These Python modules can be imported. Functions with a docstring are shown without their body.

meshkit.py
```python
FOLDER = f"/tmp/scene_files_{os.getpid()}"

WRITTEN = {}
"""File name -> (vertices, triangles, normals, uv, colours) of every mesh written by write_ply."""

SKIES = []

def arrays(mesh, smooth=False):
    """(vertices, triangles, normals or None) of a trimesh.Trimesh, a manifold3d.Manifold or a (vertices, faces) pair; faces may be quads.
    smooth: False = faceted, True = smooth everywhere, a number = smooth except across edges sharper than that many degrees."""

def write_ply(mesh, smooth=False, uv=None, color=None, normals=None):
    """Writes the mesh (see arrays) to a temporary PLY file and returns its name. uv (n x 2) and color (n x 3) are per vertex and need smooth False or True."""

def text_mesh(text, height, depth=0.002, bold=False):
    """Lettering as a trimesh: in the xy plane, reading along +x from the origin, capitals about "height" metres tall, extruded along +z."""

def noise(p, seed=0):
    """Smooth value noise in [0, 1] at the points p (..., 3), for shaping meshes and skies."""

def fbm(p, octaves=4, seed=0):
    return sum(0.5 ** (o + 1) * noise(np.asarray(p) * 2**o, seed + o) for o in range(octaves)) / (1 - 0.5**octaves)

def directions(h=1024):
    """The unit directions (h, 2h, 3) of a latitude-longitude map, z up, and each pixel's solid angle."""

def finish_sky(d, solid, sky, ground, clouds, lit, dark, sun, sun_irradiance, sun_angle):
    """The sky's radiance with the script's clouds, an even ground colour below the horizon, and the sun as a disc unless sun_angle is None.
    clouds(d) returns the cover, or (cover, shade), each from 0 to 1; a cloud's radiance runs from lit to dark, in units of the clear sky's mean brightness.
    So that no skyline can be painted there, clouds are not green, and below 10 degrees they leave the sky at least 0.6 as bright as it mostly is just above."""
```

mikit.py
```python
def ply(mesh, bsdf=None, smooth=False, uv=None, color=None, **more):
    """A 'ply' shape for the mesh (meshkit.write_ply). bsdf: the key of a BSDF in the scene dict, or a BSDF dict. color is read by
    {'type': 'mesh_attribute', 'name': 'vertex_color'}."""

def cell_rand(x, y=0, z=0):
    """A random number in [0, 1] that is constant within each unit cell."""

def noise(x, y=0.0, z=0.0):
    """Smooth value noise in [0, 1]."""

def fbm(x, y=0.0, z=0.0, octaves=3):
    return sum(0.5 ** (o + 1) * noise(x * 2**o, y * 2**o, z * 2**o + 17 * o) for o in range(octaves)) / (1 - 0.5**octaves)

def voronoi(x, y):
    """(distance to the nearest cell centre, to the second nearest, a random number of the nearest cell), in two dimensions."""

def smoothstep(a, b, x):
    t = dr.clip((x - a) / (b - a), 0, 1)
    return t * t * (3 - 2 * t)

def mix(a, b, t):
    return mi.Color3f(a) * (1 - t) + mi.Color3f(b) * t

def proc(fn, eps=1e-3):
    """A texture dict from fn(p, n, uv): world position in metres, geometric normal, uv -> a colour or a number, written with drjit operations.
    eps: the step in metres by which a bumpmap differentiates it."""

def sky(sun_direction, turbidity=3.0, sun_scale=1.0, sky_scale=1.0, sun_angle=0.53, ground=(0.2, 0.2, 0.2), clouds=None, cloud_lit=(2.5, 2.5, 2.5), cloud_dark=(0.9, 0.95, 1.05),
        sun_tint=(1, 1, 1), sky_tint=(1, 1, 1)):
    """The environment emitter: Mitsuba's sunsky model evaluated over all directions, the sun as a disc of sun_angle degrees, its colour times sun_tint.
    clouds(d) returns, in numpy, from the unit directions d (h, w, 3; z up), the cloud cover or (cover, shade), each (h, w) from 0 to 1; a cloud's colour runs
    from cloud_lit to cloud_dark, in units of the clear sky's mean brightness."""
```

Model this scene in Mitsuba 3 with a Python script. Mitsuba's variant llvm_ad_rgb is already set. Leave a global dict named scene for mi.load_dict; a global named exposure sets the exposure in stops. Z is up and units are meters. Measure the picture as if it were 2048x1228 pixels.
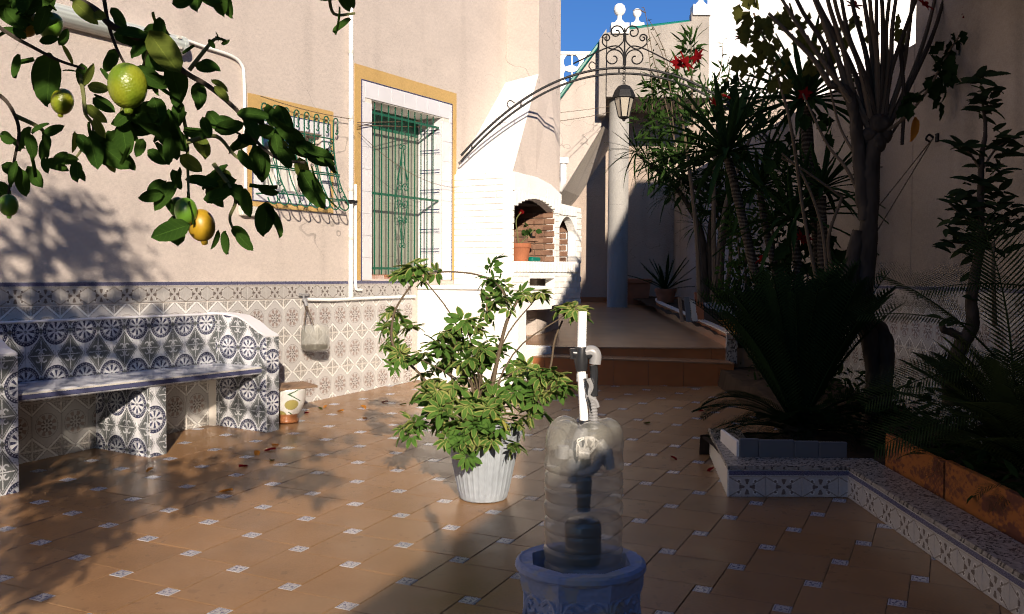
import math
import numpy as np
import drjit as dr
import mitsuba as mi
import trimesh
import manifold3d as m3
from shapely.geometry import Polygon, LineString, box as sbox
from shapely.ops import unary_union
import meshkit
import mikit
from mikit import proc, noise, fbm, smoothstep, mix, cell_rand, voronoi

# ------------------------------------------------------------------ camera, sky, exposure
FOC, PITCH, ROLL, EYE = 1929.1, 0.0337, -0.0061, 1.41          # focal length in photo pixels (2048 wide)
exposure = 2.82
SUN = np.array([0.30, -1.60, 0.58])
scene, labels = {}, {}
_f = np.array([0, math.cos(PITCH), -math.sin(PITCH)])
_u = np.array([0, math.sin(PITCH), math.cos(PITCH)])
_r = np.array([1.0, 0, 0])
_up = math.cos(ROLL) * _u + math.sin(ROLL) * _r
scene['camera'] = {'type': 'perspective', 'fov': math.degrees(2 * math.atan(1024 / FOC)), 'fov_axis': 'x', 'near_clip': 0.05, 'far_clip': 600.0,
                   'to_world': mi.ScalarTransform4f().look_at(origin=[0, 0, EYE], target=[0, math.cos(PITCH), EYE - math.sin(PITCH)], up=_up.tolist())}
scene['sky_light'] = mikit.sky(SUN.tolist(), turbidity=2.6, sun_scale=1.0, sky_scale=0.36, sun_tint=(0.88, 1.02, 1.48), sky_tint=(0.50, 0.95, 1.85))

# ------------------------------------------------------------------ helpers
def spot(u, v, Y):
    """World point that the surveyed photo pixel (u, v) shows at distance Y."""
    x, y = (u - 1024) / FOC, -(v - 614) / FOC
    c, s = math.cos(ROLL), math.sin(ROLL)
    x, y = c * x - s * y, s * x + c * y
    d = np.array([x, math.cos(PITCH) + y * math.sin(PITCH), -math.sin(PITCH) + y * math.cos(PITCH)])
    return np.array([0, 0, EYE]) + d * (Y / d[1])

SLOPE = 0.0401
def floor_z(y): return SLOPE * y
def terrace_z(y): return 0.70 + 0.028 * (y - 9.45)
def ground(x, y): return np.array([x, y, floor_z(y)])

YAW = 0.5269
D = np.array([math.sin(YAW), math.cos(YAW), 0])
N = np.array([math.cos(YAW), -math.sin(YAW), 0])
UP = np.array([0, 0, 1.0])
P0 = np.array([-6.4202, 0, 0])
def W(t, o, z): return P0 + D * t + N * o + UP * z

def frame(o, X, Y=UP):
    X, Y = np.asarray(X, float), np.asarray(Y, float)
    m = np.eye(4)
    m[:3, 0], m[:3, 1], m[:3, 2], m[:3, 3] = X, Y, np.cross(X, Y), o
    return m
WALL = frame(P0, D)                                            # local x along the house wall, y up, z out of it
def aim(pos, axis, normal=(0, 0, 1), s=1.0):
    a = np.asarray(axis, float); a = a / np.linalg.norm(a)
    n = np.asarray(normal, float); n = n - a * (n @ a)
    if np.linalg.norm(n) < 1e-4: n = np.cross(a, [0.3, 0.5, 0.8])
    n = n / np.linalg.norm(n)
    m = np.eye(4)
    m[:3, 0], m[:3, 1], m[:3, 2], m[:3, 3] = a * s, np.cross(n, a) * s, n * s, pos
    return m

def moved(mesh, m):
    mesh = mesh.copy(); mesh.apply_transform(m); return mesh
def join(ms): return trimesh.util.concatenate(ms)
def boxm(x0, x1, y0, y1, z0, z1, bev=0.0):
    e = np.array([x1 - x0, y1 - y0, z1 - z0]); c = np.array([x0 + x1, y0 + y1, z0 + z1]) / 2
    if bev <= 0:
        b = trimesh.creation.box(extents=e)
    else:
        bev = min(bev, 0.45 * e.min()); h = e / 2
        pts = [[sx * (h[0] - bx), sy * (h[1] - by), sz * (h[2] - bz)] for sx in (-1, 1) for sy in (-1, 1) for sz in (-1, 1) for bx, by, bz in ((0, bev, bev), (bev, 0, bev), (bev, bev, 0))]
        b = trimesh.convex.convex_hull(np.array(pts))
    b.apply_translation(c); return b
def extrude(poly, z0, z1):
    ps = getattr(poly, 'geoms', [poly])
    out = [trimesh.creation.extrude_polygon(g, z1 - z0, engine='earcut') for g in ps if g.geom_type == 'Polygon' and g.area > 1e-7]
    m = join(out); m.apply_translation([0, 0, z0]); return m
def tube(pts, r, n=8, cap=True):
    p = np.asarray(pts, float); k = len(p); r = np.broadcast_to(np.asarray(r, float), (k,))
    t = np.gradient(p, axis=0); t /= np.linalg.norm(t, axis=1, keepdims=True) + 1e-12
    a = np.cross(t[0], [0.13, 0.31, 0.94] if abs(t[0][2]) < 0.9 else [1, 0.1, 0]); A = []
    for i in range(k):
        a = a - t[i] * (a @ t[i]); a = a / (np.linalg.norm(a) + 1e-12); A.append(a)
    A = np.array(A); B = np.cross(t, A); g = np.arange(n) * 2 * np.pi / n
    v = (p[:, None] + r[:, None, None] * (np.cos(g)[None, :, None] * A[:, None] + np.sin(g)[None, :, None] * B[:, None])).reshape(-1, 3)
    i, j = np.meshgrid(np.arange(k - 1), np.arange(n), indexing='ij')
    q = np.stack([i * n + j, i * n + (j + 1) % n, (i + 1) * n + (j + 1) % n, (i + 1) * n + j], -1).reshape(-1, 4)
    f = np.vstack([q[:, [0, 1, 2]], q[:, [0, 2, 3]]])
    if cap:
        v = np.vstack([v, p[0], p[-1]]); b = k * n
        f = np.vstack([f, [[b, (m + 1) % n, m] for m in range(n)], [[b + 1, (k - 1) * n + m, (k - 1) * n + (m + 1) % n] for m in range(n)]])
    return trimesh.Trimesh(v, f, process=False)
def bend(pts, k=10):
    """Smooth curve (Catmull-Rom) through the points."""
    p = np.asarray(pts, float); q = np.vstack([2 * p[0] - p[1], p, 2 * p[-1] - p[-2]]); out = []
    for i in range(1, len(q) - 2):
        for s in np.linspace(0, 1, k, endpoint=False):
            a, b, c, d = q[i - 1:i + 3]
            out.append(0.5 * (2 * b + (c - a) * s + (2 * a - 5 * b + 4 * c - d) * s * s + (3 * b - a - 3 * c + d) * s ** 3))
    return np.array(out + [p[-1]])
def lathe(prof, n=32, flute=None):
    prof = np.asarray(prof, float); k = len(prof); g = np.arange(n) * 2 * np.pi / n
    r = prof[:, 0][:, None] * np.ones(n)[None]
    if flute is not None: r = r * flute(g[None, :], np.linspace(0, 1, k)[:, None])
    v = np.stack([r * np.cos(g), r * np.sin(g), prof[:, 1][:, None] * np.ones(n)[None]], -1).reshape(-1, 3)
    i, j = np.meshgrid(np.arange(k - 1), np.arange(n), indexing='ij')
    q = np.stack([i * n + j, i * n + (j + 1) % n, (i + 1) * n + (j + 1) % n, (i + 1) * n + j], -1).reshape(-1, 4)
    return trimesh.Trimesh(v, np.vstack([q[:, [0, 1, 2]], q[:, [0, 2, 3]]]), process=False)

def num(key):
    if key not in scene and key not in labels: return key
    i = 1
    i = _count.get(key, 0) + 1; _count[key] = i
    return f'{key}_{i:03d}'
_count = {}
def put(key, mesh, mat, smooth=False, uv=None, m=None, **kw):
    """Adds one mesh of the scene under the next free key."""
    key = num(key)
    scene[key] = mikit.ply(mesh, mat, smooth=smooth, uv=uv)
    if m is not None: scene[key]['to_world'] = mi.ScalarTransform4f(m)
    if kw: labels[key] = kw
    return key
def copy(key, shape, m, mat=None, **kw):
    """A copy of a prepared ply dict under a new key with its own place."""
    key = num(key)
    scene[key] = {**shape, 'to_world': mi.ScalarTransform4f(np.asarray(m))}
    if mat: scene[key]['bsdf'] = {'type': 'ref', 'id': mat}
    if kw: labels[key] = kw
    return key
def thing(name, label, category, group=None):
    key = num(name); labels[key] = {'label': label, 'category': category}
    if group: labels[key]['group'] = group
    return key
def struct(name, mesh, mat, smooth=False, m=None, kind='structure', **kw): return put(name, mesh, mat, smooth, m=m, kind=kind, **kw)

# ------------------------------------------------------------------ materials
ALB = 0.74                                                     # overall strength of the painted and fired colours
def paint(fn): return proc(lambda p, n, uv: fn(p, n, uv) * ALB)
def rgb(*c): return {'type': 'rgb', 'value': list(c)}
def pr(key, color, rough=0.5, spec=0.5, bump=None, scale=0.002, **kw):
    d = {'type': 'principled', 'base_color': color if isinstance(color, dict) else rgb(*color), 'roughness': rough if isinstance(rough, dict) else float(rough), 'specular': float(spec), **kw}
    if bump is not None: d = {'type': 'bumpmap', 'height': proc(bump, eps=0.002), 'scale': scale, 'inner': d}
    scene[key] = {'type': 'twosided', 'inner': d}
def leafmat(key, color, rough=0.4, trans=0.6):
    scene[key] = {'type': 'principledthin', 'base_color': color if isinstance(color, dict) else rgb(*color), 'roughness': float(rough), 'diff_trans': float(trans), 'eta': 1.4}

def linef(d, w): return 1 - smoothstep(w, w + 0.0022, dr.abs(d))
def stucco(base, dirt=0.25):
    b = np.array(base)
    def fn(p, n, uv):
        h = p.x * 0.8 + p.y * 0.6
        g = noise(p.x * 150 + p.y * 60, p.y * 130, p.z * 150)
        g2 = noise(p.x * 55, p.y * 55, p.z * 55)
        big = fbm(p.x * 0.9, p.y * 0.9, p.z * 1.3, 4)
        streak = fbm(h * 6 + 7, 0.0, p.z * 0.6, 3)
        patch = smoothstep(0.56, 0.60, fbm(h * 1.1 + 30, 0.0, p.z * 1.6, 4))
        crack = linef(fbm(h * 1.3, 5.0, p.z * 1.3, 4) - 0.5, 0.0012) * smoothstep(0.45, 0.6, noise(h * 0.8, 9.0, p.z * 0.8))
        k = 0.80 + 0.20 * g + 0.12 * g2 - dirt * (smoothstep(0.45, 0.8, big) * 0.6 + smoothstep(0.5, 0.85, streak) * 0.5) + 0.035 * patch
        return mi.Color3f(*b.tolist()) * k * (1 - 0.35 * crack)
    return fn
def grain(p, n, uv): return noise(p.x * 160, p.y * 160, p.z * 160) * 0.7 + noise(p.x * 60, p.y * 60, p.z * 60) * 0.5
pr('stucco_house', paint(stucco((0.64, 0.562, 0.50), 0.18)), 0.9, 0.2, grain, 0.004)
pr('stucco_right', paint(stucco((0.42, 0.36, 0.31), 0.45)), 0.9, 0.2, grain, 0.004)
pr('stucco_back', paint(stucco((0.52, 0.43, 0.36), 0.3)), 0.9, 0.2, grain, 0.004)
pr('stucco_grey', paint(stucco((0.46, 0.42, 0.37), 0.35)), 0.9, 0.2, grain, 0.003)
pr('yellow_paint', paint(stucco((0.60, 0.40, 0.155), 0.2)), 0.85, 0.2, grain, 0.003)
def whitefn(p, n, uv):
    s = fbm(p.x * 3, p.y * 3, p.z * 3, 3); g = noise(p.x * 90, p.y * 90, p.z * 90)
    return mi.Color3f(0.80, 0.79, 0.75) * (0.93 + 0.07 * g - 0.10 * smoothstep(0.55, 0.8, s))
pr('white_lime', proc(whitefn), 0.8, 0.25, grain, 0.004)
pr('white_paint', (0.70, 0.70, 0.67), 0.35)
pr('white_tile', proc(lambda p, n, uv: mi.Color3f(0.56, 0.56, 0.58) * (0.95 + 0.08 * noise(p.x * 7, p.y * 7, p.z * 7))), 0.18)
pr('blue_glaze', (0.06, 0.065, 0.125), 0.2)
pr('concrete', paint(stucco((0.45, 0.44, 0.41), 0.3)), 0.85, 0.2, grain, 0.003)
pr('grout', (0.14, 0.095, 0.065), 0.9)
pr('grout_light', (0.55, 0.52, 0.47), 0.9)
pr('green_iron', (0.006, 0.070, 0.038), 0.4)
pr('black_iron', (0.010, 0.010, 0.011), 0.6, 0.25)
pr('dark_void', (0.02, 0.018, 0.016), 0.9)

def dadofn(p, n, uv):                                          # 20 x 30 cm wall tile: star rosette between half diamonds
    x, y = uv.x * 0.2, uv.y * 0.3
    cx, cy = x - 0.1, y - 0.15
    c = mi.Color3f(0.53, 0.515, 0.495) * (0.92 + 0.16 * noise(x * 130, y * 130, p.x * 3))
    r = dr.sqrt(cx * cx + cy * cy); a = dr.atan2(cy, cx)
    brown, olive = mi.Color3f(0.13, 0.09, 0.08), mi.Color3f(0.27, 0.255, 0.235)
    pet = dr.abs(dr.cos(a * 4))
    c = dr.lerp(c, brown, smoothstep(0.60, 0.80, pet) * smoothstep(0.014, 0.018, r) * (1 - smoothstep(0.036, 0.042, r)) * 0.9)
    pet2 = dr.abs(dr.sin(a * 4))
    c = dr.lerp(c, mi.Color3f(0.26, 0.18, 0.15), smoothstep(0.5, 0.8, pet2) * smoothstep(0.036, 0.04, r) * (1 - smoothstep(0.064, 0.072, r)) * 0.8)
    c = dr.lerp(c, brown, (1 - smoothstep(0.006, 0.009, r)) * 0.8)
    c = dr.lerp(c, brown, linef(r - 0.076, 0.0015) * 0.5)
    m = dr.minimum(y, 0.3 - y)                                 # distance to the nearer short edge
    corner = (0.072 - (0.1 - dr.abs(cx)) * 0.82) - m            # > 0 inside the corner triangle
    c = dr.lerp(c, olive, smoothstep(0.004, 0.006, corner) * 0.9)
    leaf = noise(x * 190, y * 190)
    c = dr.lerp(c, mi.Color3f(0.66, 0.62, 0.56), smoothstep(0.45, 0.6, leaf) * smoothstep(0.008, 0.012, corner) * 0.55)
    sx = dr.minimum(x, 0.2 - x)
    c = dr.lerp(c, mi.Color3f(0.70, 0.67, 0.62), dr.maximum(1 - smoothstep(0.004, 0.007, sx), 1 - smoothstep(0.004, 0.007, m)) * smoothstep(0.0, 0.004, corner))
    c = dr.lerp(c, mi.Color3f(0.80, 0.79, 0.76), linef(corner + 0.006, 0.0065))
    c = dr.lerp(c, olive, linef(corner + 0.016, 0.0016) * 0.7)
    return c
def borderfn(p, n, uv):                                        # 20 x 15 cm border tile with a blue hatched band
    x, y = uv.x * 0.2, uv.y * 0.147
    c = mi.Color3f(0.46, 0.44, 0.415) * (0.9 + 0.18 * noise(x * 140, y * 140, p.x * 3))
    cx, cy = dr.abs(x - 0.1), dr.abs(y - 0.056)
    brown = mi.Color3f(0.085, 0.06, 0.05)
    r = dr.sqrt(cx * cx + cy * cy); a = dr.atan2(cy, cx)
    lo = 1 - smoothstep(0.108, 0.110, y)
    c = dr.lerp(c, brown, lo * smoothstep(0.7, 0.9, dr.abs(dr.cos(a * 2))) * smoothstep(0.012, 0.016, r) * (1 - smoothstep(0.04, 0.046, r)) * 0.85)
    c = dr.lerp(c, mi.Color3f(0.74, 0.72, 0.68), lo * smoothstep(0.0, 0.012, 0.018 - dr.abs(dr.sqrt(dr.square(cx - 0.045) + dr.square(cy - 0.030)) - 0.0)) * 0.9)
    c = dr.lerp(c, brown, lo * (1 - smoothstep(0.006, 0.009, dr.sqrt(dr.square(cx - 0.045) + dr.square(cy - 0.030)))) * 0.9)
    c = dr.lerp(c, mi.Color3f(0.20, 0.17, 0.145), lo * linef(cx * 0.6 - cy - 0.004, 0.0025) * smoothstep(0.03, 0.04, r) * 0.8)
    c = dr.lerp(c, mi.Color3f(0.35, 0.30, 0.25), linef(y - 0.112, 0.0012) * 0.8)
    band = smoothstep(0.119, 0.120, y) * (1 - smoothstep(0.143, 0.144, y))
    hatch = smoothstep(0.35, 0.65, dr.abs(dr.sin((x + y) * 380)))
    return dr.lerp(c, dr.lerp(mi.Color3f(0.035, 0.035, 0.085), mi.Color3f(0.14, 0.14, 0.22), hatch), band)
def benchfn(p, n, uv):                                         # 20 x 30 cm: quarter medallions at the corners, diamond between
    x, y = uv.x * 0.2, uv.y * 0.3
    qx, qy = dr.minimum(x, 0.2 - x), dr.minimum(y, 0.3 - y)
    r = dr.sqrt(qx * qx + qy * qy); a = dr.atan2(qy, qx)
    navy, white, grey = mi.Color3f(0.036, 0.042, 0.085), mi.Color3f(0.68, 0.69, 0.71), mi.Color3f(0.115, 0.125, 0.125)
    c = white * (0.94 + 0.08 * noise(x * 80, y * 80))
    ring = smoothstep(0.066, 0.0675, r) * (1 - smoothstep(0.0865, 0.088, r))
    dash = smoothstep(0.2, 0.5, dr.sin(a * 28)) * linef(r - 0.0765, 0.0025)
    c = dr.lerp(c, dr.lerp(navy, white * 0.8, dash * 0.8), ring)
    pet = dr.abs(dr.cos(a * 4)); w = smoothstep(0.012, 0.03, r) * (1 - smoothstep(0.054, 0.060, r))
    c = dr.lerp(c, navy * 1.3, smoothstep(0.72, 0.80, pet) * w)
    c = dr.lerp(c, navy * 1.3, (1 - smoothstep(0.008, 0.010, r)) * 0.7)
    c = dr.lerp(c, navy, linef(r - 0.062, 0.001) * 0.8)
    d = 1 - dr.abs(x - 0.1) / 0.092 - dr.abs(y - 0.15) / 0.125
    ins = smoothstep(0.0, 0.02, d)
    c = dr.lerp(c, grey, ins)
    c = dr.lerp(c, white * 0.62, smoothstep(0.10, 0.115, d) * (1 - smoothstep(0.14, 0.155, d)))
    hatch = smoothstep(0.3, 0.6, dr.sin((x * 1.0 + y) * 700))
    c = dr.lerp(c, white * 0.5, hatch * smoothstep(0.02, 0.04, d) * (1 - smoothstep(0.08, 0.10, d)) * 0.6)
    sx, sy = dr.abs(x - 0.1) - 0.020, dr.abs(y - 0.15) - 0.026
    rr = dr.sqrt(sx * sx + sy * sy)
    scroll = dr.maximum(linef(rr - 0.014, 0.0032) * smoothstep(-0.3, 0.1, dr.sin(dr.atan2(sy, sx) - 0.8) + 0.55), linef(dr.abs(x - 0.1), 0.0022) + linef(dr.abs(y - 0.15), 0.0022))
    c = dr.lerp(c, white * 0.72, dr.clip(scroll, 0, 1) * smoothstep(0.2, 0.24, d))
    v = smoothstep(-0.16, -0.14, d) * (1 - smoothstep(-0.06, -0.04, d)) * smoothstep(0.09, 0.094, r)
    c = dr.lerp(c, grey * 1.5, v * smoothstep(0.45, 0.55, noise(x * 160, y * 160)) * 0.9)
    small = smoothstep(0.0, 0.01, 0.024 - dr.abs(x - 0.1) - qy * 0.9)
    return dr.lerp(c, grey, small)
def insertfn(p, n, uv):                                        # small white floor inset with a blue motif
    x, y = uv.x - 0.5, uv.y - 0.5
    e = dr.maximum(dr.abs(x), dr.abs(y)); r = dr.sqrt(x * x + y * y)
    ci, cj = dr.floor(p.x * 3 + 40), dr.floor(p.y * 3 + 40)
    k = cell_rand(ci, cj, 5) * 6.28
    c = mi.Color3f(0.46, 0.45, 0.46) * (0.75 + 0.3 * fbm(p.x * 8, p.y * 8, 0, 2))
    blue = mi.Color3f(0.05, 0.06, 0.16)
    c = dr.lerp(c, blue, linef(e - 0.38, 0.03) * 0.75)
    m = dr.sin(dr.atan2(y, x) * 3 + r * 9 + k) + 0.6 * (noise(uv.x * 6 + k * 7, uv.y * 6) - 0.5) * 2
    return dr.lerp(c, blue, smoothstep(0.15, 0.4, m) * smoothstep(0.05, 0.08, r) * (1 - smoothstep(0.27, 0.31, r)) * 0.85)
pr('dado_tile', paint(dadofn), 0.22)
pr('border_tile', paint(borderfn), 0.22)
pr('bench_tile', paint(benchfn), 0.16)
pr('insert_tile', paint(insertfn), 0.2)
def claytile(tone):
    def fn(p, n, uv):
        g = noise(p.x * 170, p.y * 170); f = fbm(p.x * 6, p.y * 6, p.z * 6, 3)
        k = (0.80 + 0.12 * g + 0.26 * f) * tone
        c = mi.Color3f(0.270, 0.150, 0.070) * k
        dust = smoothstep(0.50, 0.75, fbm(p.x * 1.7 + 9, p.y * 1.7, 0, 3))
        c = dr.lerp(c, mi.Color3f(0.30, 0.19, 0.105), dust * 0.4)
        spots = smoothstep(0.80, 0.86, noise(p.x * 37, p.y * 37)) * smoothstep(0.5, 0.6, fbm(p.x * 3, p.y * 3, 4, 2))
        c = dr.lerp(c, mi.Color3f(0.10, 0.06, 0.04), spots * 0.25)
        e = dr.minimum(dr.minimum(uv.x, 1 - uv.x), dr.minimum(uv.y, 1 - uv.y))
        return c * (0.90 + 0.10 * smoothstep(0.0, 0.03, e + 0.02 * (noise(p.x * 60, p.y * 60) - 0.5)))
    return fn
glossy = proc(lambda p, n, uv: 0.20 + 0.22 * fbm(p.x * 9, p.y * 9, 0, 3))
for i_, t_ in enumerate((1.0, 0.94, 1.06, 0.97)): pr('clay_tile' + ('', '_dark', '_pale', '_mid')[i_], paint(claytile(t_)), glossy, 0.24)
def terracefn(p, n, uv):
    fx, fy = p.x / 0.33 + 0.1, p.y / 0.33
    ex, ey = dr.abs(fx - dr.round(fx)), dr.abs(fy - dr.round(fy))
    j = 1 - smoothstep(0.008, 0.016, dr.minimum(ex, ey))
    c = mi.Color3f(0.30, 0.165, 0.085) * (0.8 + 0.25 * fbm(p.x * 5, p.y * 5, 0, 3) + 0.12 * cell_rand(dr.floor(fx + 0.5), dr.floor(fy + 0.5)))
    return dr.lerp(c, mi.Color3f(0.22, 0.16, 0.12), j * 0.7)
pr('terrace_tile', paint(terracefn), 0.3)
pr('riser_tile', paint(lambda p, n, uv: mi.Color3f(0.40, 0.14, 0.045) * (0.75 + 0.35 * fbm(p.x * 4, p.y * 4, p.z * 6, 3))), 0.28)
def granite(p, n, uv):
    a, b, w = voronoi(p.x * 70 + p.z * 50, p.y * 70 + p.z * 40)
    c = dr.lerp(mi.Color3f(0.22, 0.20, 0.18), mi.Color3f(0.36, 0.33, 0.30), w)
    return dr.lerp(c, mi.Color3f(0.06, 0.055, 0.05), smoothstep(0.72, 0.8, cell_rand(dr.floor(p.x * 90), dr.floor(p.y * 90 + p.z * 60), 2)))
pr('terrazzo', paint(granite), 0.35)
def marblefn(p, n, uv):
    v = dr.abs(dr.sin((p.x + p.y) * 9 + 7 * fbm(p.x * 4, p.y * 4, 0, 4)))
    return dr.lerp(mi.Color3f(0.20, 0.22, 0.27), mi.Color3f(0.56, 0.57, 0.60), v)
pr('marble', paint(marblefn), 0.12)
def soilfn(p, n, uv): return mi.Color3f(0.055, 0.038, 0.026) * (0.5 + fbm(p.x * 22, p.y * 22, 0, 4))
pr('soil', paint(soilfn), 0.95, 0.1)
def barkfn(p, n, uv):
    s = fbm(p.x * 30 + p.y * 30, p.y * 30 - p.x * 12, p.z * 7, 4)
    return dr.lerp(mi.Color3f(0.025, 0.020, 0.016), mi.Color3f(0.10, 0.082, 0.066), s)
pr('bark', paint(barkfn), 0.9, 0.1)
def ringbark(p, n, uv):
    w = dr.sin(p.z * 210 + 9 * noise(p.x * 14, p.y * 14, p.z * 9)) * (0.35 + 0.9 * noise(p.x * 33, p.y * 33, p.z * 21))
    return dr.lerp(mi.Color3f(0.04, 0.032, 0.026), mi.Color3f(0.155, 0.13, 0.10), smoothstep(-0.4, 0.8, w) * (0.5 + 0.6 * noise(p.x * 40, p.y * 40, p.z * 30)))
pr('ringed_bark', paint(ringbark), 0.9, 0.1)
def brickfn(p, n, uv):
    k = cell_rand(dr.floor(p.x * 9), dr.floor(p.y * 9), dr.floor(p.z * 15))
    c = dr.lerp(mi.Color3f(0.22, 0.12, 0.08), mi.Color3f(0.36, 0.22, 0.15), k)
    return dr.lerp(c, mi.Color3f(0.05, 0.04, 0.035), smoothstep(0.5, 0.75, fbm(p.x * 6, p.y * 6, p.z * 6, 3)) * 0.7)
pr('fire_brick', paint(brickfn), 0.9, 0.1, grain, 0.004)
def bluepaint(p, n, uv):
    s = fbm(p.x * 26, p.y * 26, p.z * 26, 4); w = noise(p.x * 150, p.y * 150, p.z * 150)
    c = mi.Color3f(0.31, 0.36, 0.50) * (0.85 + 0.2 * w)
    return dr.lerp(c, mi.Color3f(0.38, 0.38, 0.38), smoothstep(0.56, 0.66, s))
pr('blue_paint', paint(bluepaint), 0.8, 0.2, grain, 0.003)
pr('pot_white', paint(lambda p, n, uv: mi.Color3f(0.37, 0.41, 0.45) * (0.88 + 0.18 * noise(p.x * 45, p.y * 45, p.z * 45) - 0.10 * smoothstep(0.5, 0.7, fbm(p.x * 14, p.y * 14, p.z * 7, 3)))), 0.6)
pr('terracotta', paint(lambda p, n, uv: mi.Color3f(0.42, 0.155, 0.075) * (0.8 + 0.35 * fbm(p.x * 12, p.y * 12, p.z * 12, 3))), 0.8, 0.2)
pr('orange_clay', paint(lambda p, n, uv: dr.lerp(mi.Color3f(0.34, 0.12, 0.03), mi.Color3f(0.13, 0.045, 0.028), smoothstep(0.42, 0.62, 0.6 * fbm(p.x * 9, p.y * 9, p.z * 12, 4) + 0.4 * fbm(p.x * 60, p.y * 60, p.z * 60, 3)))), 0.85, 0.2)
pr('slate', (0.085, 0.09, 0.095), 0.6)
pr('wood', paint(lambda p, n, uv: mi.Color3f(0.22, 0.14, 0.085) * (0.7 + 0.6 * noise(p.x * 60, p.y * 8, p.z * 8))), 0.8)
pr('plastic_white', (0.82, 0.82, 0.80), 0.3)
pr('plastic_black', (0.018, 0.019, 0.021), 0.3)
pr('plastic_grey', (0.22, 0.22, 0.22), 0.35)
pr('cream_plastic', (0.48, 0.46, 0.41), 0.4)
pr('acrylic', paint(lambda p, n, uv: mi.Color3f(0.50, 0.55, 0.52) * (0.85 + 0.25 * dr.square(dr.sin(p.z * 120)))), 0.2)
pr('shutter', (0.20, 0.22, 0.175), 0.5)
pr('green_box', (0.010, 0.085, 0.05), 0.4)
pr('lamp_glass', (0.34, 0.31, 0.25), 0.25)
pr('handrail_green', (0.0, 0.13, 0.095), 0.35)
scene['pet'] = {'type': 'blendbsdf', 'weight': 0.19, 'a': {'type': 'thindielectric'}, 'b': {'type': 'twosided', 'inner': {'type': 'principled', 'base_color': rgb(0.42, 0.42, 0.36), 'roughness': 0.35}}}
scene['window_glass'] = {'type': 'thindielectric'}
def citrus(p, n, uv):
    t = smoothstep(0.3, 0.7, fbm(p.x * 26, p.y * 26, p.z * 16, 2))
    return dr.lerp(mi.Color3f(0.21, 0.23, 0.014), mi.Color3f(0.105, 0.17, 0.010), t)
pr('lemon_skin', proc(citrus), 0.35, 0.5, lambda p, n, uv: noise(p.x * 420, p.y * 420, p.z * 420), 0.0012)
pr('lemon_ripe', proc(lambda p, n, uv: mi.Color3f(0.34, 0.21, 0.012) * (0.85 + 0.25 * noise(p.x * 60, p.y * 60, p.z * 60))), 0.4)
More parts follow.
